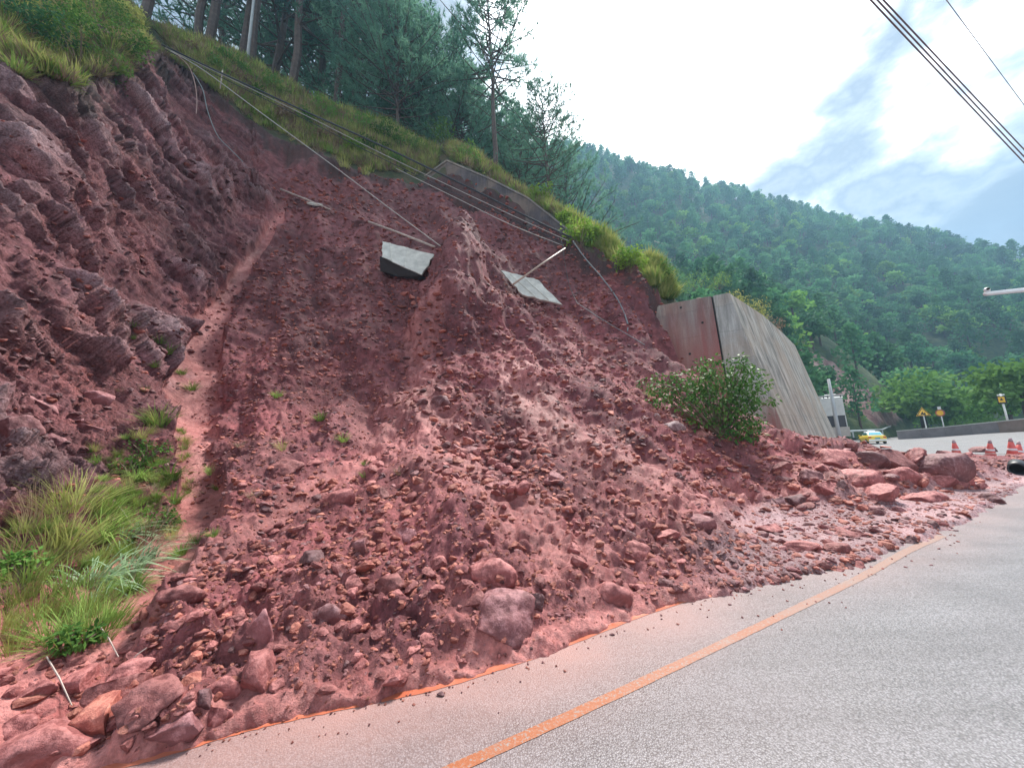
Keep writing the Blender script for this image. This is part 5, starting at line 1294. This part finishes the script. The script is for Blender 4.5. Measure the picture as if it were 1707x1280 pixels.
TUFTS = [(265, 708, 75, 3, 'round bright green grass tuft on the cliff foot left of the mud channel'), (265, 703, 60, 1, 'yellow green blades in the middle of the round tuft'), (278, 590, 44, 3, 'dark green tuft growing in the cliff recess'), (268, 572, 36, 0, 'upper dark tuft in the cliff recess'),
 (258, 612, 26, 3, 'small pale grass tuft below the recess tufts'), (224, 545, 24, 0, 'small tuft on the cliff, upper one of two'), (222, 565, 18, 3, 'small tuft on the cliff, lower one of two'), (302, 624, 28, 3, 'small green tuft touching the mud channel'), (320, 650, 36, 3, 'flat green tuft leaning over the mud channel'),
 (200, 652, 26, 2, 'dry grass tuft on the cliff foot'), (240, 652, 24, 0, 'thin tuft between the dry one and the channel'), (462, 662, 30, 3, 'small green tuft alone on the rubble, upper middle'), (535, 700, 36, 3, 'green tuft below the lone upper one on the rubble'), (572, 735, 34, 3, 'green tuft at the lip of the broken clod'),
 (470, 750, 38, 1, 'dry yellow tuft on top of a clod'), (608, 775, 20, 3, 'tiny green tuft right of the broken clod'), (607, 795, 24, 0, 'thin green tuft below the tiny one'), (665, 790, 40, 2, 'dry root like grass hanging on the rubble'), (420, 830, 40, 2, 'dry grass tuft on the rubble right of the channel'), (352, 790, 34, 0, 'dark green tuft at the right edge of the channel'), (362, 815, 26, 3, 'lower green tuft at the right edge of the channel'),
 (400, 745, 30, 2, 'dry dark tuft in the hollow right of the channel'), (1083, 662, 34, 0, 'dull tuft left of the uprooted shrub'), (300, 925, 44, 3, 'green tuft at the foot of the channel'), (330, 905, 40, 0, 'thin green sprig trailing from the foot of the channel'), (355, 893, 30, 3, 'small green sprig right of the channel foot'), (575, 280, 40, 4, 'yellow grass on the crest lip'), (610, 292, 34, 1, 'pale grass on the crest lip')]
for tdef in TUFTS: tuft(*tdef)
# reeds and tall grass at the lower left
M_rg = [grass_mesh(90, .66, .16, .0085, .95, 301, M_reed, 6, .75), grass_mesh(110, .55, .22, .005, .7, 302, M_grassy, 4, .35), grass_mesh(120, .42, .20, .0055, .8, 303, M_grassg, 4, .4), grass_mesh(140, .5, .1, .007, .7, 304, M_grassg, 5, .7), grass_mesh(60, .6, .14, .004, .5, 305, M_grassd, 4, .3)]
CL = [(205, 965, 0, 1.0, 'clump of long pale reed blades arching to the right', -.2), (150, 985, 0, .85, 'clump of pale reed blades left of the bigger one', .2), (235, 940, 0, .8, 'reed blades drooping over the rubble, rightmost of the clumps', -.4), (120, 905, 1, 1.0, 'tall yellow green grass behind the reeds', 0), (80, 935, 1, 1.0, 'tall yellow green grass left of the reeds', 0), (170, 900, 3, 1.0, 'upright green blades above the reeds', 0), (130, 1070, 2, .9, 'bright green grass clump, lowest of the lower left growth', 0), (85, 1060, 2, .8, 'green grass clump left of the lowest one', 0), (175, 1045, 2, .8, 'green grass under the reed blades', 0), (60, 1030, 1, .7, 'fine yellow grass at the left of the lowest clumps', 0),
      (30, 1000, 1, .7, 'fine yellow grass near the left edge', 0), (15, 1090, 1, .5, 'wispy grass at the left edge', 0), (130, 845, 1, .9, 'round yellow green clump above the reeds', 0), (105, 850, 1, .8, 'left half of the round clump above the reeds', 0), (165, 855, 2, .7, 'green clump right of the round yellow one', 0), (60, 880, 4, .9, 'dry stalks left of the round clump', 0), (25, 940, 4, .7, 'dry stalks near the left edge', 0), (230, 800, 3, .6, 'bright green clump beside the channel, upper', 0), (285, 800, 3, .7, 'dark green clump at the channel edge', 0), (240, 850, 2, .6, 'bright green low clump between reeds and channel', 0), (290, 840, 3, .6, 'trailing green clump at the channel edge', 0), (190, 840, 2, .6, 'low green clump behind the reeds', 0), (250, 900, 4, .7, 'dry leaning stalks above the drooping reeds', -.3), (145, 1020, 2, .8, 'green grass in the middle of the lower clumps', 0), (200, 905, 0, .7, 'short pale reed blades at the top of the reed patch', 0), (110, 985, 2, .8, 'green grass just left of the pale reeds', 0), (45, 970, 2, .7, 'leafy green growth near the left edge', 0), (220, 985, 3, .6, 'dark green blades under the arching reeds', 0)]
for u, v, k, sc, lab, ln in CL:
    p = G(u, v); o = link('reed_clump' if k == 0 else 'grass_clump', M_rg[k], loc=p); f_ = sc * (.9 + .12 * (p.y - 3)); o.scale = (f_,) * 3; o.rotation_euler = (.25, ln, R_.uniform(-3, 3) if k else R_.uniform(-.4, .4)); tag(o, lab, 'grass')
# small leafy weeds
for i, (u, v, w, h, lab) in enumerate([(35, 975, 50, 60, 'pale leafy weed at the left edge among the grass'), (130, 1085, 70, 40, 'leafy weed at the foot of the lowest grass clump'), (245, 765, 60, 40, 'low leafy weed on the slope left of the channel'), (215, 790, 50, 36, 'leafy weed left of the low one'), (270, 880, 50, 40, 'leafy weed behind the drooping reeds')]):
    p = G(u, v); s = mpp(p); shrub('weed', p, w * s, h * s, 10, 26, .05, .014, 400 + i, M_bush, lab, 'weed')
for i, (u, v, lab) in enumerate([(205, 60, 'broad bladed green grass tuft on the cliff top near the sky gap'), (300, 100, 'yellow green grass tuft at the start of the crest'), (450, 190, 'dry brown grass tuft on the crest under the cables')]):
    p = G(u, v); o = link('grass_tuft', GW[i], loc=p); o.scale = (1.4,) * 3; tag(o, lab, 'grass')
# ground cover: many low sprigs, one object
def cover(name, quads, n, protos, size, label, seed, on_green=None, ydens=None):
    r = np.random.default_rng(seed); P = []; 
    tri_ = quads
    tries = 0
    while len(P) < n and tries < n * 4:
        tries += 1; q = tri_[r.integers(len(tri_))]; a, b = r.random(2)
        u = (q[0][0] * (1 - a) + q[1][0] * a) * (1 - b) + (q[3][0] * (1 - a) + q[2][0] * a) * b; v = (q[0][1] * (1 - a) + q[1][1] * a) * (1 - b) + (q[3][1] * (1 - a) + q[2][1] * a) * b
        c = cast(u, v, (slide, hillside))
        if c is None: continue
        if on_green is not None and (c[2] == hillside) != on_green: continue
        P.append(c[0])
    n = len(P); sc = r.uniform(size[0], size[1], n); rot = np.stack([r.uniform(-.1, .5, n), r.uniform(-.2, .2, n), r.uniform(0, 6.28, n)], 1)
    return scatter(name, np.array(P), rot, np.stack([sc] * 3, 1), r.integers(0, len(protos), n), protos, label)
gp = [next(o for o in COL.objects if o.data == GM[k]) for k in (0, 1, 2, 3)]
gp_dry = [next(o for o in COL.objects if o.data == m) for m in (GW[2], GW[1], GW[2], GW[0])]; gw = [next(o for o in COL.objects if o.data == m) for m in GW]
cover('weeds', [((140, 740), (310, 700), (325, 830), (150, 850)), ((150, 800), (320, 800), (290, 900), (180, 880)), ((20, 850), (250, 850), (230, 930), (0, 950)), ((0, 930), (230, 930), (200, 1070), (0, 1080))], 210, gp, (.22, .5), 'low weeds and grass growing at the foot of the cliff', 31, False)
cover('crest_grass', [((0, 0), (235, 0), (235, 62), (0, 110)), ((-30, 60), (120, 60), (120, 125), (-30, 120))], 1500, gp_dry + gw, (.6, 1.4), 'grass and weeds on top of the cliff', 32, True)
cover('ridge_grass', [((262, 50), (440, 100), (450, 215), (300, 100)), ((430, 100), (600, 170), (620, 290), (430, 205)), ((600, 170), (740, 235), (720, 290), (610, 285)), ((745, 235), (950, 340), (950, 372), (750, 262))], 3600, gp_dry + gp_dry + gw, (.7, 1.6), 'dry and green grass on the strip between crest and pines', 33, True)
cover('lime_grass', [((945, 365), (1080, 430), (1110, 480), (960, 400)), ((1060, 430), (1220, 475), (1215, 490), (1100, 490)), ((1100, 455), (1215, 470), (1215, 488), (1100, 500))], 900, [gw[1], gw[0], gw[1]], (.8, 1.7), 'bright grass on the shoulder beside the retaining wall', 34, True)
cover('crest_fringe', [((235, 60), (330, 120), (330, 128), (240, 75)), ((330, 118), (430, 200), (430, 210), (330, 128)), ((430, 200), (575, 262), (570, 272), (430, 210)), ((575, 262), (700, 288), (700, 298), (575, 272))], 260, gp_dry, (.5, 1.1), 'grass hanging over the lip of the scar', 36)
# hanging dry grass under the cliff top
cover('hanging_grass', [((20, 95), (235, 60), (235, 85), (20, 130)), ((60, 110), (220, 80), (215, 115), (90, 140))], 420, gp_dry, (.5, 1.2), 'dry grass and roots hanging over the cliff edge', 35)

# ================================================================== ROCKS
def rock_mesh(seed, sub=3, cuts=10, rough=.05, flat=1.0):
    r = np.random.default_rng(seed); bm = bmesh.new(); bmesh.ops.create_icosphere(bm, subdivisions=sub, radius=1.0); V = np.array([v.co[:] for v in bm.verts]); F = np.array([[v.index for v in f.verts] for f in bm.faces]); bm.free()
    V = V * (1 + .18 * r.standard_normal(3))
    for i in range(cuts):
        n = r.standard_normal(3); n /= np.linalg.norm(n); d = r.uniform(.38, .75); k = V @ n; m = k > d; V[m] -= np.outer(k[m] - d, n) * .94
    V += V / (np.linalg.norm(V, axis=1)[:, None] + 1e-6) * (fbm(V * 2.2 + seed * 3.1, 4, .6) * rough * 1.3)[:, None]
    lay = V @ (np.array([.25, .1, .96])); V += V / (np.linalg.norm(V, axis=1)[:, None] + 1e-6) * ((np.abs((lay * 5.3 + fbm(V * 1.5, 2)) % 1 - .5) - .25) * .07 + fbm(V * 7 + seed, 3, .6) * .018)[:, None] * (sub > 2)
    V[:, 2] *= flat; V -= (V.max(0) + V.min(0)) / 2; V /= (V.max(0) - V.min(0))[None, :]
    return mesh_np('rock', V, F, sub > 2)
def rock_mat(name, a, b, c, sp=1.0, wet=.7):
    t = NT(name); v = t.obj(); oi = t.n('ShaderNodeObjectInfo'); g = t.geo(); n = t.noise(2.2, 6, .62, v); n2 = t.noise(13, 5, .7, g); nz = t.n('ShaderNodeSeparateXYZ', Vector=t.n('ShaderNodeNewGeometry').outputs['Normal'])
    col = t.mix(t.rng(n, .38, .62), a, b); col = t.mix(t.rng(t.noise(1.1, 4, .6, g), .42, .66, .05, .45), col, (.29, .085, .078)); col = t.mix(t.rng(t.math('ADD', n2, t.math('MULTIPLY', nz.outputs[2], .12)), .52, .68, 0, .8), col, c)
    k = t.math('MULTIPLY', t.rng(n2, .3, .7, .8, 1.2), t.rng(oi.outputs['Random'], 0, 1, .72, 1.3)); s = t.n('ShaderNodeVectorMath', operation='SCALE'); t.l(col, s.inputs[0]); t.l(k, s.inputs['Scale'])
    return t.set(s.outputs[0], wet, t.math('ADD', n, t.math('MULTIPLY', n2, .5)), .9, .03, .4)
M_rk = rock_mat('red_sandstone', (.13, .034, .034), (.25, .075, .073), (.38, .15, .14))
M_rkp = rock_mat('purple_mudstone', (.13, .046, .050), (.22, .082, .088), (.36, .17, .175))
M_rkd = rock_mat('dark_mudstone', (.075, .030, .034), (.13, .055, .060), (.24, .13, .135))
M_rko = rock_mat('rusty_mudstone', (.22, .055, .040), (.31, .09, .066), (.40, .16, .12))
M_rkg = rock_mat('pinkish_shale', (.20, .105, .108), (.31, .19, .19), (.42, .31, .31))
def with_mat(me, m):
    c = me.copy(); c.materials.clear(); c.materials.append(m); return c
RB = [rock_mesh(s, 4, 16, .05) for s in (1, 2, 3, 4, 5, 6)]
MATS = dict(r=M_rk, p=M_rkp, d=M_rkd, o=M_rko, g=M_rkg); RBM = {}
def rmesh(i, m, pool=RB, key='B'):
    k = (key, i, m)
    if k not in RBM: RBM[k] = with_mat(pool[i], MATS[m])
    return RBM[k]
BOULD = [ # u, v centre, w px, h px, var, mat, label, (tilt)
 (300, 1210, 92, 58, 0, 'p', 'flat oval boulder lying at the asphalt edge, lowest of the lower left boulders'), (252, 1166, 112, 60, 1, 'r', 'large smooth boulder just behind the oval one at the lower left'), (155, 1196, 84, 62, 2, 'o', 'broken rusty boulder between the two big ones and the left edge'),
 (362, 1192, 42, 34, 3, 'r', 'small boulder right of the flat oval one'), (88, 1232, 130, 70, 4, 'r', 'wide pale red boulder near the lower left corner'), (335, 1165, 34, 34, 5, 'd', 'small dark stone in the gap behind the oval boulder'), (190, 1150, 80, 50, 3, 'r', 'angular boulder above the rusty broken one'), (130, 1132, 60, 34, 2, 'r', 'flat overhanging stone below the grass clumps'), (215, 1118, 60, 36, 1, 'r', 'stone above the large smooth boulder'), (60, 1150, 60, 40, 0, 'r', 'stone near the left edge below the grass'),
 (25, 1215, 60, 50, 1, 'r', 'boulder touching the left edge of the road debris'), (420, 1120, 80, 70, 5, 'r', 'rounded clod boulder right of the lower left group'), (375, 1145, 60, 50, 4, 'r', 'round boulder beside the clod'), (838, 1022, 124, 84, 1, 'p', 'large purple flat faced boulder at the middle of the debris edge'), (822, 948, 84, 46, 4, 'r', 'pale pink boulder on top of the large purple one'), (885, 1000, 44, 30, 3, 'd', 'dark stone wedged right of the purple boulder'),
 (436, 1040, 46, 84, 0, 'p', 'upright purple slab in the lower rubble'), (552, 1020, 66, 46, 4, 'd', 'dark grey boulder in the lower rubble, right of the upright slab'), (516, 930, 54, 28, 5, 'd', 'dark flat stone above the lower rubble'), (600, 905, 40, 26, 2, 'p', 'purple stone right of the dark flat one'), (675, 890, 44, 34, 3, 'p', 'grey purple stone in the middle of the rubble'),
 (1060, 915, 50, 34, 1, 'r', 'pink topped stone in the rubble right of centre'), (1015, 985, 78, 44, 4, 'r', 'long red boulder near the road edge right of the purple one'), (1110, 890, 46, 26, 0, 'r', 'stone above the thin gravel spread'), (1165, 868, 44, 28, 2, 'p', 'pale stone at the left end of the gravel spread'), (733, 665, 42, 36, 5, 'd', 'dark cracked rock alone in the gully below the earth spur'), (700, 662, 24, 18, 3, 'r', 'small rock left of the dark cracked one'),
 (605, 368, 34, 20, 0, 'd', 'black rock beside the fallen grey pole'), (562, 825, 56, 30, 2, 'r', 'broken clod with a black hollow beneath, middle left rubble'), (478, 772, 54, 34, 1, 'r', 'round clod capped with dry grass'), (525, 768, 36, 16, 3, 'r', 'flat plate of rock right of the grassy clod'), (305, 985, 66, 30, 4, 'r', 'overhanging stone right of the reeds'), (650, 975, 60, 34, 5, 'r', 'red boulder in the lower middle rubble'),
 (1560, 768, 72, 48, 2, 'd', 'big dark boulder in front of the leftmost traffic cone'), (1393, 758, 78, 50, 1, 'r', 'big red boulder at the foot of the retaining wall end'), (1487, 762, 74, 54, 3, 'r', 'big jagged red boulder in front of the taxi'), (1450, 762, 50, 40, 5, 'd', 'dark red boulder left of the jagged one'), (1522, 756, 44, 42, 0, 'r', 'red boulder between the jagged and the big dark one'), (1500, 785, 50, 30, 4, 'r', 'rounded boulder below the jagged one'), (1425, 795, 66, 44, 2, 'r', 'red boulder in the middle of the roadside pile'),
 (1352, 790, 40, 34, 1, 'p', 'pale faced boulder at the left of the roadside pile'), (1382, 812, 50, 32, 3, 'r', 'boulder low in the left of the roadside pile'), (1460, 815, 76, 34, 0, 'r', 'long red boulder low in the roadside pile'), (1562, 800, 54, 28, 5, 'r', 'red stone under the big dark boulder'), (1540, 825, 66, 24, 4, 'r', 'flat red boulder at the front of the roadside pile'), (1637, 748, 26, 16, 2, 'r', 'small red rock beside the leaning cone'), (1657, 828, 38, 26, 1, 'd', 'lone dark rock on the muddy road right of the pile'),
 (1330, 830, 54, 26, 4, 'd', 'dark boulder over the hollow at the front left of the pile'), (1300, 775, 36, 24, 0, 'r', 'stone on the slope left of the pile'), (1282, 880, 48, 18, 3, 'r', 'red slab on the gravel spread, upper left'), (1335, 912, 60, 24, 5, 'r', 'red boulder in the middle of the gravel spread'), (1395, 912, 34, 20, 2, 'r', 'red stone right of the middle gravel spread boulder'), (1415, 890, 40, 14, 1, 'r', 'flat red stone on the far side of the gravel spread'),
 (1222, 640 + 58, 20, 12, 3, 'g', 'pale small stone by the uprooted shrub'), (1120, 706, 44, 22, 4, 'g', 'pale flat stone left below the uprooted shrub'), (1092, 692, 18, 16, 5, 'g', 'little pale stone left of the uprooted shrub'), (335, 88, 34, 12, 4, 'g', 'pale flat stone lying on the crest beside the cables')]
# cliff ledges are rock plates that can be told apart: pieces of the slope
LEDGE = [(65, 668, 66, 34), (30, 705, 46, 60), (160, 658, 42, 34), (12, 690, 36, 56), (95, 735, 44, 30), (120, 690, 50, 36), (160, 705, 40, 32), (10, 790, 34, 50)]
for i, (u, v, w, h) in enumerate(LEDGE):
    c = cast(u, v + h * .2, (slide,))
    if not c: continue
    p, nrm_, _ = c; s = mpp(p); o = link('rock_ledge', rmesh(i % 6, 'p'), loc=p - nrm_ * .36 * h * s); o.parent = slide
    o.scale = (w * s * 1.2, w * s * .75, h * s * .85); o.rotation_euler = (R_.uniform(-.35, .05), .55 + R_.uniform(-.25, .25), .35 + R_.uniform(-.3, .3))
for i, (u, v, w, h, k, m, lab) in enumerate(BOULD):
    c = cast(u, v + h * .35, (slide, hillside, road))
    if not c: continue
    p = c[0]; s = mpp(p); W2 = w * s; H2 = h * s
    back = Vector((p.x, p.y, 0)).normalized() * W2 * .28
    o = link('boulder', rmesh(k, m), loc=Vector((p.x, p.y, p.z + H2 * .02)) + back); o.scale = (W2 * 1.04, W2 * .8, H2 * 1.12); o.rotation_euler = (R_.uniform(-.15, .15), R_.uniform(-.12, .12), R_.uniform(-.4, .4)); tag(o, lab, 'rock')
# rubble: the 300 that show largest are rocks of their own, the rest one object
RS = [rock_mesh(s, 2, 16, .03) for s in (11, 12, 13, 14, 15)]
for m in RS: pass
ROCKP = []
zones = [ # quad in the picture, number, size px range, mats, group label
 ([(720, 705), (900, 720), (960, 860), (740, 800)], 300, (8, 30), 'rrpo', 'angular red stone in the rubble below the gully'),
 ([(600, 760), (1180, 800), (1120, 980), (560, 1000)], 420, (7, 28), 'rror', 'red stone lying in the rubble at the slide foot'),
 ([(260, 950), (700, 900), (900, 1080), (160, 1240)], 330, (8, 34), 'rror', 'red clod lying in the near rubble by the road edge'),
 ([(0, 1080), (260, 1060), (300, 1220), (0, 1279)], 140, (8, 36), 'rro', 'red stone among the boulders at the lower left'),
 ([(1280, 740), (1600, 750), (1690, 810), (1300, 860)], 280, (6, 26), 'rrdr', 'red stone in the boulder pile across the road'),
 ([(1180, 850), (1640, 840), (1420, 950), (1060, 1000)], 520, (5, 22), 'rrpd', 'small stone on the gravel spread over the road'),
 ([(1030, 600), (1300, 730), (1300, 850), (960, 780)], 420, (5, 18), 'rrpg', 'small stone on the slope below the retaining wall'),
 ([(640, 440), (740, 480), (760, 700), (660, 700)], 160, (5, 18), 'rpgo', 'small stone in the gully below the left slab'),
 ([(340, 480), (660, 460), (700, 760), (340, 800)], 900, (3, 10), 'rrpd', 'small stone on the dry rubble fan'),
 ([(760, 480), (1040, 500), (1050, 760), (760, 720)], 650, (3, 12), 'rrpd', 'small stone on the slope below the earth spur'),
 ([(480, 300), (720, 310), (700, 480), (420, 480)], 320, (3, 10), 'rpdg', 'small stone on the upper rubble'),
 ([(780, 330), (960, 400), (1080, 560), (900, 520)], 260, (3, 10), 'rpd', 'small stone on the scarp behind the spur'),
 ([(340, 800), (700, 790), (640, 960), (330, 960)], 420, (5, 20), 'rrpo', 'red stone on the middle left rubble'),
 ([(0, 200), (420, 280), (330, 640), (0, 780)], 520, (3, 14), 'ppg', 'rock fragment on the cliff face'),
 ([(325, 640), (365, 640), (345, 880), (300, 900)], 60, (3, 9), 'oor', 'small stone in the mud channel')]
rr = np.random.default_rng(77); allr = []
for q, n, (s0, s1_), ms, lab in zones:
    for i in range(n):
        a, b = rr.random(2); u = (q[0][0] * (1 - a) + q[1][0] * a) * (1 - b) + (q[3][0] * (1 - a) + q[2][0] * a) * b; v = (q[0][1] * (1 - a) + q[1][1] * a) * (1 - b) + (q[3][1] * (1 - a) + q[2][1] * a) * b
        c = cast(u, v, (slide, road))
        if c is None or (c[2] == road and rr.random() < .75): continue
        px = s0 + (s1_ - s0) * rr.random() ** 3.2; allr.append((px, c[0], ms[rr.integers(len(ms))], lab))
allr.sort(key=lambda x: -x[0])
def rk_xform(px, p):
    w = px * mpp(p); return (w * rr.uniform(.9, 1.25), w * rr.uniform(.7, 1.0), w * rr.uniform(.4, .75)), (rr.uniform(-.5, .5), rr.uniform(-.5, .5), rr.uniform(0, 6.28))
ZC = {}
for px, p, m, lab in allr[:300]:
    u_, v_, _ = proj(np.array(p)); ZC.setdefault(lab, []).append((float(u_), float(v_)))
def place_label(lab, px, m, p):
    u_, v_, _ = proj(np.array(p)); L_ = np.array(ZC[lab]); fx = (L_[:, 0] < u_).mean(); fy = (L_[:, 1] < v_).mean()
    sz = 'tiny' if px < 12 else 'small' if px < 18 else 'medium' if px < 26 else 'large'
    w = '%s %s' % (sz, dict(r='maroon', p='purplish', d='dark', o='rusty', g='pale')[m])
    return lab.replace(' lying', '').replace('angular red', w + ' angular').replace('small stone', w + ' stone').replace('red stone', w + ' stone').replace('red clod', w + ' clod').replace('rock fragment', w + ' rock fragment') + ', ' + ('upper', 'middle', 'lower')[min(2, int(fy * 3))] + ' ' + ('left', 'inner left', 'inner right', 'right')[min(3, int(fx * 4))]
for px, p, m, lab in allr[:300]:
    sc, ro = rk_xform(px, p); o = link('rock', rmesh(int(rr.integers(5)), m, RS, 'S'), loc=p - Vector((0, 0, sc[2] * .05))); o.scale = sc; o.rotation_euler = ro; tag(o, place_label(lab, px, m, p), 'rock', lab.replace('red clod lying', 'clods').replace('stone', 'stones').replace('fragment', 'fragments'))
rest_ = allr[300:]
prs = []
for m in 'rpdog':
    for k in range(2):
        o = next((o for o in COL.objects if o.name.startswith('rock') and o.type == 'MESH' and o.data.materials and o.data.materials[0] == MATS[m] and o.name.split('.')[0] == 'rock' and o.data in RBM.values() and len(o.data.vertices) < 200 and o not in prs), None)
        if o: prs.append(o)
bym = {m: [i for i, o in enumerate(prs) if o.data.materials[0] == MATS[m]] for m in 'rpdog'}
P = []; Rr = []; Sc = []; Ix = []
def add_r(px, p, m):
    sc, ro = rk_xform(px, p); P.append(tuple(p)); Sc.append(sc); Rr.append(ro); o = bym.get(m) or bym['r']; Ix.append(int(o[rr.integers(len(o))]))
for px, p, m, lab in rest_: add_r(px, p, m)
# crumbs taken straight from the ground mesh, as far as they still show
co = np.empty(len(slide.data.vertices) * 3, np.float32); slide.data.vertices.foreach_get('co', co); co = co.reshape(-1, 3)
ca4 = np.empty(len(slide.data.vertices) * 4, np.float32); slide.data.color_attributes['mask'].data.foreach_get('color', ca4); ca4 = ca4.reshape(-1, 4)
Uq, Vq, Wq = proj(co); ok = (Uq > -40) & (Uq < 1750) & (Vq > 280) & (Vq < 1300) & (Wq > .5)
ids = np.nonzero(ok)[0]; pick = rr.choice(ids, 27000, replace=False)
for i in pick:
    cl = ca4[i, 0]
    if cl > .5 and rr.random() < .7: continue
    near_ = Wq[i] < 6
    px = (2.2 + 7 * rr.random() ** 3) if not near_ else (2.5 + 10 * rr.random() ** 3)
    if ca4[i, 1] > .5:
        if rr.random() < .6: continue
        px *= .6
    add_r(px, co[i], 'p' if cl > .5 else ('rrrrpod'[rr.integers(7)]))
# crumbs and small stones on the asphalt near the edge
for i in range(150):
    u = rr.uniform(300, 1640); v0 = np.interp(u, [160, 430, 740, 900, 1050, 1140, 1240, 1400, 1500, 1620, 1707], [1280, 1205, 1140, 1090, 1030, 1000, 983, 955, 920, 870, 815]); v = v0 + 6 + rr.exponential(14)
    g_ = gnd(u, v); add_r(rr.uniform(1.5, 5), Vector((g_[0], g_[1], .004)), 'rd'[rr.integers(2)])
print('rubble', len(P), len(prs))
scatter('rubble', np.array(P), np.array(Rr), np.array(Sc), np.array(Ix), prs, 'small red stones and crumbs covering the slide')
for i, (u, v, w, lab) in enumerate([(735, 1159, 14, 'tiny dark stone alone on the asphalt near the mud edge'), (1020, 1058, 9, 'tiny dark stone on the asphalt left of the lane line start'), (1400, 937, 12, 'small dark stone on the pale mud by the gravel spread'), (1445, 935, 10, 'small dark stone beside the lane line'), (1243, 985, 16, 'small reddish stone at the edge of the gravel spread')]):
    g_ = gnd(u, v); s = mpp(Vector(g_)) * w; o = link('stone', rmesh(i % 5, 'd', RS, 'S'), loc=(g_[0], g_[1], s * .15)); o.scale = (s, s * .6, s * .4); tag(o, lab, 'stone')
# sticks
for i, (a, b, lab) in enumerate([((90, 1102), (133, 1180), 'thin pale stick leaning on the rusty boulder'), ((175, 1050), (208, 1100), 'pale reed stalk fallen below the reeds'), ((222, 1118), (255, 1085), 'short pale stalk on the near rubble'), ((195, 840), (225, 878), 'dry stick leaning among the weeds')]):
    pa = G(*a) + Vector((0, -.05, .06)); pb = G(*b) + Vector((0, -.05, .05)); o = MB().tube([Vector(), (pb - pa) * .5 + Vector((0, 0, .015)), pb - pa], [.004, .005, .003], 5).build('stick', M_wood, loc=pa); tag(o, lab, 'stick')

# ================================================================== AIR
t = bpy.data.materials.new('haze_air'); t.use_nodes = True; t.node_tree.nodes.clear(); vo_ = t.node_tree.nodes.new('ShaderNodeVolumePrincipled'); mo_ = t.node_tree.nodes.new('ShaderNodeOutputMaterial')
vo_.inputs['Color'].default_value = (.40, .70, 1.0, 1); vo_.inputs['Density'].default_value = .0007; vo_.inputs['Anisotropy'].default_value = .25
t.node_tree.links.new(vo_.outputs[0], mo_.inputs['Volume'])
hz = MB(); hz.box((110, 230, 128.7), (1070, 790, 262.6)); ho = hz.build('haze', t); tag(ho, 'thin bluish haze in the air over the valley', kind='stuff')
